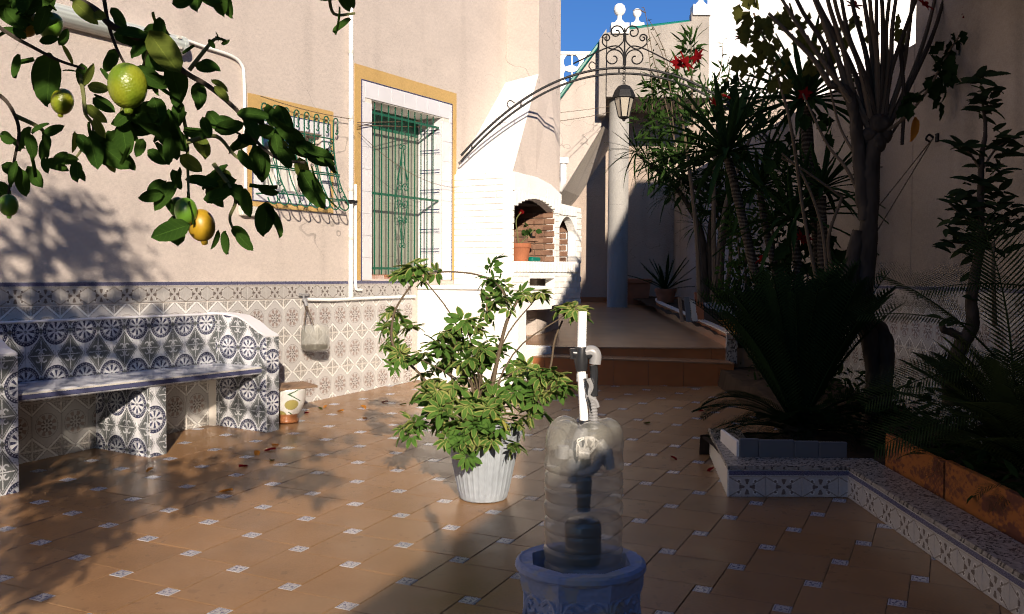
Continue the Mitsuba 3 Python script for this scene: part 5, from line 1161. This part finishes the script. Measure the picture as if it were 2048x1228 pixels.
# yuccas
straps = [leafply([(blade(1, .075, d_, .25, 6, 'strap'), I4)], 'yucca_leaf') for d_ in (.04, .16, .34, .60)]
def rosette(holder, c, n, L, lo=-.35, hi=1.25, lean=(0, 0, 0), seed=0, shape=straps, mat=None, name='leaf', up=np.array([0, 0, 1.0])):
    r = np.random.default_rng(seed)
    for i in range(n):
        a = i * 2.39996 + r.uniform(-.2, .2); e = hi + (lo - hi) * (i / n) ** .8 + r.normal(0, .08)
        d = np.array([math.cos(a) * math.cos(e), math.sin(a) * math.cos(e), math.sin(e)]) + lean
        k = min(3, int(max(0, (1.1 - e)) * 2.2)); copy(holder + '__' + name, shape[k], aim(c + d * .02, d, up + r.normal(0, .1, 3), L * r.uniform(.8, 1.1)), mat)
YY = [('yucca with a slanting ringed trunk and a wide rosette, nearest the lantern', [(1535, 610), (1515, 560), (1492, 470), (1470, 380), (1452, 312)], 8.0, (.042, .034), (1450, 300), 46, .72, 1),
      ('short yucca with a thin ringed trunk, second from the lantern', [(1568, 610), (1552, 540), (1530, 450), (1517, 378)], 8.2, (.036, .028), (1515, 368), 34, .52, 2),
      ('yucca with long stiff upright leaves low in front of the shaded wall', [(1604, 620), (1598, 560), (1592, 500), (1587, 445)], 7.8, (.040, .032), (1585, 432), 34, .66, 3),
      ('tallest yucca with a straight ringed trunk reaching above the boundary wall', [(1648, 640), (1640, 540), (1632, 440), (1615, 330), (1606, 205)], 7.9, (.060, .046), (1604, 196), 50, .66, 4),
      ('yucca with dark spiky rosette close against the pruned tree', [(1640, 620), (1644, 520), (1642, 440), (1640, 385)], 7.6, (.045, .035), (1640, 372), 36, .50, 5)]
for lab, tp, Y, r_, hd, n, L, sd in YY:
    k = thing('yucca', lab, 'yucca'); vtrunk(k + '__trunk', tp, Y, r_, 'ringed_bark', 10, .012)
    rosette(k, spot(hd[0], hd[1], Y), n, L, seed=sd)
# thin leaved dragon trees by the column
needles = [leafply([(blade(1, .05, d_, .2, 5, 'strap'), I4)], 'dragon_leaf') for d_ in (.08, .22, .45, .7)]
dg = thing('dragon_tree', 'several stemmed dragon tree with thin spiky tufts beside the column', 'tree')
for pts, r_ in (([(1412, 600), (1408, 540), (1400, 460), (1370, 400), (1330, 350), (1296, 330)], (.05, .02)), ([(1424, 600), (1420, 530), (1418, 460), (1428, 400), (1440, 360)], (.045, .025)), ([(1440, 600), (1442, 500), (1448, 430), (1400, 380), (1350, 345)], (.045, .02)), ([(1412, 500), (1404, 470), (1398, 452)], (.03, .02)), ([(1330, 350), (1290, 320), (1270, 305)], (.02, .014))):
    vtrunk(dg + '__stem', pts, 11.6, r_, 'bark', 8, .01)
for i, (u, v, L, n) in enumerate(((1272, 302, .42, 30), (1292, 318, .36, 24), (1315, 335, .36, 24), (1342, 345, .38, 26), (1335, 392, .34, 20), (1360, 360, .36, 22), (1400, 446, .36, 26), (1425, 380, .40, 26), (1385, 345, .4, 24), (1440, 345, .4, 24))):
    rosette(dg, spot(u, v, 11.6), n, L, -.5, 1.2, (-.2, -.1, 0), 40 + i, needles)

# shrubs: leaves as one mass each where they run into each other, on separate stems
def shrub(name, label, cat, blobs, Y, L, w, mat, n, seed, stems=(), shape='lance', dens=1.0):
    k = thing(name, label, cat); r = np.random.default_rng(seed); parts = []
    for u, v, ru, rv in blobs:
        for _ in range(int(n * dens)):
            d = rdir(r) * r.random() ** .45
            q = spot(u + d[0] * ru, v - d[2] * rv, Y + d[1] * ru / FOC * Y)
            parts.append((blade(1, w, r.uniform(0, .3), .12, 3, shape), aim(q, d + r.normal(0, .6, 3) + [0, 0, .15], rdir(r, .1, 1), L * r.uniform(.7, 1.25))))
    m, uv = gather(parts); put(k + '__foliage', m, mat, True, uv=uv, kind='stuff')
    for pts, r_ in stems: vtrunk(k + '__stem', pts, Y, r_, 'twig', 6)
    return k
ol = shrub('oleander', 'tall leafy oleander with sunlit tips in front of the landing parapet', 'shrub', [(1310, 165, 26, 26), (1330, 195, 40, 34), (1375, 95, 22, 36), (1360, 150, 40, 40), (1300, 230, 45, 40), (1350, 240, 55, 45), (1400, 190, 45, 50), (1425, 240, 50, 40), (1445, 170, 40, 40), (1470, 215, 45, 40), (1520, 175, 40, 35), (1310, 275, 30, 40), (1340, 300, 40, 40), (1490, 250, 40, 40), (1540, 215, 30, 30)],
           10.3, .15, .2, 'shrub_leaf', 60, 61, [([(1400, 600), (1390, 450), (1370, 300), (1350, 180)], (.03, .01)), ([(1430, 600), (1425, 420), (1430, 250), (1450, 150)], (.03, .01)), ([(1425, 590), (1450, 400), (1500, 260), (1530, 170)], (.03, .01)), ([(1380, 250), (1378, 150), (1375, 70)], (.012, .005))])
for pts in ([(1350, 300), (1318, 170), (1300, 110), (1283, 20), (1276, 12)], [(1345, 280), (1330, 130), (1310, 70), (1290, 35)], [(1340, 200), (1320, 110), (1295, 60)], [(1283, 22), (1270, 16), (1258, 18)], [(1420, 200), (1436, 130), (1440, 75)], [(1300, 215), (1296, 140), (1286, 70)]):
    vtrunk(ol + '__shoot', pts, 10.2, (.006, .003), 'twig', 5)
sl = leafply([(blade(1, .2, .15, .1, 3, 'lance'), I4)], 'shrub_leaf')
for u0, v0, u1, v1 in ((1318, 170, 1283, 20), (1330, 130, 1290, 35), (1436, 130, 1440, 75), (1296, 140, 1286, 70)):
    for t_ in np.linspace(0, 1, 9): copy(ol + '__leaf', sl, aim(spot(u0 + (u1 - u0) * t_, v0 + (v1 - v0) * t_, 10.2), rdir(rng, -.3, .8), rdir(rng, .2, 1), .07))
shrub('evergreen_shrub', 'dense dark evergreen shrub filling the gap between the dragon tree and the yuccas', 'shrub', [(1330, 330, 40, 45), (1370, 360, 45, 45), (1400, 320, 50, 50), (1440, 300, 45, 45), (1470, 350, 40, 45), (1420, 400, 45, 40), (1380, 290, 45, 35), (1460, 420, 35, 40)],
      11.0, .16, .3, 'shrub_dark', 60, 62, [([(1432, 600), (1440, 500), (1430, 400)], (.03, .012)), ([(1452, 600), (1460, 480), (1450, 380)], (.03, .012))])
shrub('pale_leaved_shrub', 'shrub with small pale mottled leaves low behind the cycad', 'shrub', [(1470, 450, 30, 40), (1485, 500, 36, 40), (1465, 540, 30, 40), (1500, 560, 34, 34), (1520, 430, 25, 30), (1455, 580, 30, 26)], 8.8, .055, .55, 'shrub_leaf', 110, 63,
      [([(1475, 620), (1478, 520), (1470, 440)], (.014, .006)), ([(1495, 620), (1490, 520), (1500, 450)], (.014, .006))], 'oval')
shrub('dark_shrub', 'dark leafy shrub standing behind the yucca trunks against the boundary wall', 'shrub', [(1540, 480, 40, 70), (1575, 540, 45, 60), (1530, 400, 35, 50), (1610, 560, 40, 50), (1560, 350, 35, 45)], 9.0, .12, .32, 'shrub_dark', 70, 64, [([(1550, 640), (1548, 520), (1540, 420)], (.02, .01)), ([(1580, 640), (1578, 560), (1570, 470)], (.02, .01))])
ps = thing('low_poinsettia', 'low poinsettia bush with dark leaves under the yuccas', 'shrub')
leaves(ps, [(1560, 520, 7), (1590, 520, 6), (1545, 540, 6), (1620, 500, 6), (1650, 490, 5), (1660, 510, 5), (1530, 550, 5), (1600, 555, 6), (1640, 540, 5)], 7.7, jag, .14, 'shrub_dark', .3, seed=9, jit=16)
for pts in ([(1580, 620), (1575, 560), (1560, 515)], [(1610, 620), (1612, 560), (1630, 495)], [(1640, 620), (1645, 560), (1655, 495)]): vtrunk(ps + '__stem', pts, 7.7, (.010, .005), 'twig', 6)

# cycads: a big goblet of upright fronds, a lower skirt of arching ones
def frondply(n, L, ll, mat, arch_, vee, w=.055, seed=0):
    r = np.random.default_rng(seed); P = [(0, 0, 0)]; th = 0
    s = np.linspace(0, 1, 14); pts = []; x = z = 0
    for i in range(14):
        pts.append((x, 0, z)); th = -arch_ * s[i] ** 1.5; x += L / 13 * math.cos(th); z += L / 13 * math.sin(th)
    pts = np.array(pts); parts = []
    for i in range(n):
        t_ = .10 + .88 * i / n; q = np.array([np.interp(t_, s, pts[:, k]) for k in range(3)]); th = -arch_ * t_ ** 1.5
        l = ll * (math.sin(math.pi * min(1, t_ * .93 + .05)) ** .6) * r.uniform(.9, 1.1) + .02
        for sg in (-1, 1):
            d = np.array([.55 * math.cos(th), sg * .8, .55 * math.sin(th) + vee])
            parts.append((blade(1, w * .17 / max(l, .05), .12, .1, 2, 'strap', 2), aim(q, d, [0, 0, 1], l)))
    m, uv = gather(parts); t = tube(pts, np.linspace(.008, .002, 14), 5)
    return mikit.ply(join([m, t]), mat, smooth=False)
cyf = [frondply(40, 1.0, .19, 'cycad_leaf', a_, v_, .085, i) for i, (a_, v_) in enumerate(((.25, .45), (.55, .4), (1.0, .35), (1.5, .3)))]
cy = thing('cycad', 'large dark cycad with upright fronds over arching lower ones behind the slate slabs', 'cycad')
CB = spot(1600, 858, 6.15)
put(cy + '__trunk', lathe([(0, -.25), (.11, -.25), (.13, -.1), (.12, .05), (.06, .14), (0, .15)], 16), 'bark', True, m=frame(CB, [1, 0, 0], [0, 1, 0]))
r = np.random.default_rng(4)
for i in range(48):                                            # upright ones
    a = i * 2.39996; e = r.uniform(.98, 1.38)
    d = np.array([math.cos(a) * math.cos(e), math.sin(a) * math.cos(e), math.sin(e)])
    copy(cy + '__frond', cyf[0 if i % 3 else 1], aim(CB + d * .08, d, [-d[0], -d[1], 1.2], r.uniform(.92, 1.10)))
for i in range(56):                                            # the skirt
    a = i * 2.39996 + .4; e = r.uniform(.05, .75)
    d = np.array([math.cos(a) * math.cos(e), math.sin(a) * math.cos(e), math.sin(e)])
    if d[1] > .35: continue
    copy(cy + '__frond', cyf[2 if i % 2 else 3], aim(CB + d * .05, d, [0, 0, 1], r.uniform(.50, .68)))
# palm at the right edge
pmf = [frondply(34, 1.0, .30, 'palm_leaf', a_, .25, .075, 20 + i) for i, a_ in enumerate((.5, .9, 1.4))]
pm_ = thing('palm', 'bushy palm with thin arching leaflets at the lower right edge', 'palm')
PB = np.array([2.52, 4.55, floor_z(4.5) + .25])
put(pm_ + '__trunk', lathe([(0, -.25), (.10, -.25), (.11, 0), (.07, .12), (0, .13)], 14), 'bark', True, m=frame(PB, [1, 0, 0], [0, 1, 0]))
r = np.random.default_rng(14)
for i in range(70):
    a = i * 2.39996; e = r.uniform(-.05, 1.25)
    d = np.array([math.cos(a) * math.cos(e), math.sin(a) * math.cos(e), math.sin(e)])
    if d[0] > .3: d[0] *= -.8
    if e < .55 and d[0] < -.25: continue
    copy(pm_ + '__frond', pmf[min(2, int((1.3 - e) * 2.2))], aim(PB + d * .05, d, [0, 0, 1], r.uniform(.55, .85)))
for (u, v), (u1, v1), Y, s in (((1945, 640), (1800, 605), 4.9, .62), ((1960, 720), (1760, 760), 4.6, .60), ((1990, 700), (1850, 560), 4.6, .7), ((2030, 760), (2010, 500), 4.4, .8), ((1990, 800), (1740, 860), 4.5, .62), ((2060, 560), (1900, 545), 4.4, .55)):
    q0, q1 = spot(u, v, Y), spot(u1, v1, Y - .05); copy(pm_ + '__frond', pmf[0], aim(q0, q1 - q0, [0, -.5, 1], s))
fn_ = thing('fern', 'dark ferny sprigs spilling over the orange clay slabs onto the kerb', 'plant')
r = np.random.default_rng(21)
fb = [frondply(16, 1.0, .30, 'palm_leaf', a_, .1, .09, 40 + i) for i, a_ in enumerate((1.2, 1.9))]
for x_, y_, n_ in ((2.20, 4.75, 7), (2.26, 4.15, 6), (2.24, 3.7, 4)):
    for i in range(n_):
        a = math.pi + r.normal(0, .8); copy(fn_ + '__frond', fb[i % 2], aim([x_, y_, floor_z(y_) + .30], [math.cos(a), math.sin(a), r.uniform(.3, 1.1)], [0, 0, 1], r.uniform(.18, .30)))
# sapling
sp_ = thing('citrus_sapling', 'slender sapling with dark leaf clusters and a crooked grey stem against the shaded wall', 'tree')
vtrunk(sp_ + '__stem', [(1905, 800), (1905, 740), (1918, 690), (1945, 640), (1942, 590), (1950, 530), (1960, 470), (1958, 400), (1960, 300), (1966, 250), (1958, 175)], 5.2, (.05, .006), 'bark', 9, .012)
vtrunk(sp_ + '__stem', [(1932, 665), (1905, 655), (1888, 650), (1885, 640)], 5.2, (.025, .014), 'bark', 8, .01)
vtrunk(sp_ + '__stem', [(1990, 640, 5.1), (1986, 540, 5.1), (1985, 470, 5.1)], 5.1, (.012, .008), 'twig', 6)
for pts in ([(1960, 330), (1985, 290), (2010, 270), (2040, 262)], [(1958, 330), (1935, 295), (1915, 285)], [(1955, 440), (1920, 420), (1895, 395)], [(1958, 430), (2000, 430), (2035, 425)], [(1960, 470), (1915, 475), (1895, 470)]): vtrunk(sp_ + '__branch', pts, 5.2, (.008, .003), 'twig', 5)
cl = [leafply([(blade(1, .38, d_, .15, 5, 'oval'), I4)], 'sapling_leaf') for d_ in (.1, .25, .45)]
r = np.random.default_rng(6)
for u, v, n in ((1960, 140, 5), (1955, 155, 5), (1968, 165, 5), (1962, 185, 6), (1975, 195, 5), (1958, 205, 5), (1970, 210, 5), (1965, 222, 4), (1990, 262, 5), (2005, 275, 5), (2015, 290, 4), (2030, 265, 2), (1918, 285, 5), (1930, 292, 4), (1945, 305, 4), (1985, 310, 5), (1970, 330, 5), (1990, 330, 4), (1935, 350, 4), (1960, 355, 5), (1980, 360, 5), (1990, 375, 4),
                (1905, 390, 6), (1920, 400, 5), (1940, 395, 5), (1965, 400, 6), (1985, 405, 6), (2005, 410, 5), (2030, 425, 4), (1930, 425, 6), (1950, 430, 7), (1975, 430, 7), (2000, 440, 6), (2010, 455, 5), (1905, 440, 5), (1915, 470, 6), (1935, 460, 6), (1960, 465, 6), (1985, 465, 5), (1930, 490, 4), (1950, 490, 4), (1992, 490, 4), (1915, 480, 3), (1918, 565, 3), (1885, 645, 4)):
    for _ in range(int(n * 1.35)):
        q = spot(u + r.normal(0, 8), v + r.normal(0, 8), 5.2 + r.uniform(-.08, .08))
        copy(sp_ + '__leaf', cl[r.integers(3)], aim(q, [r.choice([-1, 1]) * r.uniform(.4, 1), r.normal() * .5, r.uniform(-.25, .7)], [r.normal() * .5, -.8, .9], .095 * r.uniform(.75, 1.3)))
# low weedy cover in the bed
parts = []; r = np.random.default_rng(15)
for _ in range(2600):
    x, y = r.uniform(2.12, 2.85), r.uniform(2.6, 9.0)
    if .5 < r.random() and y > 6: continue
    q = np.array([x, y, floor_z(y) + .14 + r.random() * .28]); parts.append((blade(1, .3, .3, .1, 3), aim(q, rdir(r, -.1, .9), rdir(r, .2, 1), r.uniform(.05, .12))))
m, uv = gather(parts); struct('ground_cover', m, 'shrub_dark', True, kind='stuff', label='dark low leafy ground cover in the planted bed')

# ------------------------------------------------------------------ pots and oddments on the terrace
tp = thing('clay_trough', 'large square terracotta trough against the back wall right of the column', 'pot')
q = np.array([2.10, 16.9, terrace_z(16.9)])
m = boxm(-.30, .30, -.18, .18, 0, .36); m.vertices[:, :2] *= np.where(m.vertices[:, 2:] < .1, .86, 1)
put(tp + '__body', moved(m, frame(q, [1, 0, 0], [0, 1, 0])), 'terracotta'); put(tp + '__rim', moved(boxm(-.33, .33, -.21, .21, .362, .44, .008), frame(q, [1, 0, 0], [0, 1, 0])), 'terracotta')
potted('aloe_pot', 'small terracotta pot with a spiky aloe at the end of the terrace bed', [2.42, 15.2, terrace_z(15.2) + .12], .12, .16, .22)
al = thing('aloe', 'spiky dark aloe in the small terracotta pot near the back wall', 'plant')
rosette(al, np.array([2.42, 15.2, terrace_z(15.2) + .30]), 22, .60, .3, 1.35, (0, 0, 0), 71, straps, 'shrub_dark')
tl = thing('leaning_tiles', 'broken tile strips and a wooden stake leaning in the terrace bed', 'tiles')
for u0, u1, v0, v1, mat, tilt in ((1374, 1384, 590, 640, 'slate', 6), (1386, 1396, 596, 638, 'cream_plastic', 5), (1395, 1410, 580, 648, 'terracotta', 3), (1362, 1368, 590, 640, 'wood', 8)):
    a, b = spot(u0, v1, 11.2), spot(u1 - tilt, v0, 11.2); w_ = abs(u1 - u0) / FOC * 11.2
    put(tl + '__strip', hexa([(a[0], 11.2, a[2]), (a[0] + w_, 11.2, a[2]), (a[0] + w_, 11.24, a[2]), (a[0], 11.24, a[2])], [(a[0] - .03, 11.22, b[2]), (a[0] - .03 + w_, 11.22, b[2]), (a[0] - .03 + w_, 11.26, b[2]), (a[0] - .03, 11.26, b[2])]), mat)
dl = leafply([(blade(1, .42, .3, .3, 5, 'oval'), I4)], 'dry_leaf')
for u, v, Y in ((1470, 640, 9.4), (1480, 650, 9.3)): copy('dry_frond', leafply([(blade(1, .10, .3, .1, 4, 'strap'), aim([0, 0, 0], [-1, a, .35 - abs(a) * .3], [0, 0, 1])) for a in np.linspace(-.6, .6, 9)], 'dry_leaf'), aim(spot(u, v, Y) + [.1, 0, 0], [1, 0, 0], [0, -.4, 1], .26), label='upper dead orange frond on the end of the terrace bed' if v == 640 else 'lower dead orange frond on the end of the terrace bed', category='leaf', group='dead orange fronds by the terrace kerb')
r = np.random.default_rng(3)
FL = [(640, 822, 0, 'leftmost of the dry leaves beside the painted flower pot'), (655, 818, 0, 'curled dry leaf just right of the painted flower pot'), (725, 818, 0, 'dry leaf on the tiles under the water pipe'), (620, 833, 1, 'red bract on the tiles at the foot of the painted flower pot'),
      (730, 843, 0, 'dry leaf in the shadow of the umbrella plant'), (548, 899, 0, 'dark leaf in the dappled shade in front of the bench end'), (555, 906, 1, 'red bract in front of the bench end'), (518, 912, 0, 'small dry leaf between the bench support and the bench end'),
      (482, 943, 1, 'red bract in the dappled shade in front of the bench support'), (545, 930, 0, 'dry leaf on the lit tiles before the bench, right of a red bract'), (310, 948, 0, 'greenish leaf on the tiles under the bench edge'), (778, 808, 1, 'red bract behind the umbrella plant at the wall'),
      (815, 812, 0, 'dry leaf behind the umbrella plant at the barbecue foot'), (690, 828, 0, 'dry leaf midway between painted pot and umbrella plant'), (1345, 912, 1, 'red bract on the shaded tiles left of the kerb corner'), (1303, 845, 0, 'small leaf on the shaded tiles beyond the bottle'),
      (1395, 818, 1, 'red bract at the tips of the low cycad fronds'), (1431, 934, 1, 'dark red bract against the kerb side'), (1160, 768, 0, 'dry leaf at the foot of the terrace steps'), (470, 990, 0, 'dry leaf on the open lit tiles in the left foreground')]
def fpt(u, v):
    d = spot(u, v, 1.0) - [0, 0, EYE]; t_ = EYE / (SLOPE * d[1] - d[2]); return d * t_ + [0, 0, EYE]
for i, (u, v, red, lab) in enumerate(FL):
    q = fpt(u, v) + [0, 0, .006]
    copy('fallen_bract' if red else 'fallen_leaf', dl, aim(q, [r.normal(), r.normal(), .05], [r.normal() * .2, r.normal() * .2, 1], r.uniform(.06, .10)), 'bract' if red else ('dry_leaf' if i % 3 else 'olive_leaf'), label=lab, category='leaf', group='red bracts fallen on the patio' if red else 'dry leaves fallen on the patio')
put('bright_packet', moved(boxm(-.09, .09, 0, .05, -.03, .03, .012), frame(W(12.2, .60, 1.546), D)), 'handrail_green', label='small green packet lying on the hearth of the barbecue', category='packet')

k = thing('geranium', 'thin stemmed geranium with one red flower in the terracotta pot inside the barbecue', 'plant')
c0 = W(11.96, .55, 1.72)
put(k + '__flower', gather([(blade(.035, .03, .2, .1, 3, 'oval'), aim(c0 + [.02, 0, .34], rdir(np.random.default_rng(i)), [0, -1, .3])) for i in range(12)])[0], 'bract')
for i in range(9):
    r0 = np.random.default_rng(i + 40); put(k + '__leaf', gather([(blade(1, .9, .1, .1, 4, 'oval'), aim(c0 + [.10 + r0.normal(0, .05), .02, .14 + r0.normal(0, .05)], rdir(r0), [r0.normal() * .4, -1, .4], r0.uniform(.04, .075)))])[0], 'shrub_leaf', True)
put(k + '__stem', join([tube(bend([c0, c0 + [-.02, 0, .12], c0 + [-.03, 0, .26], c0 + [.02, 0, .34]], 6), .006, 6), tube(bend([c0, c0 + [.10, .02, .10], c0 + [.16, .04, .17]], 6), .005, 6)]), 'twig_green', 40)
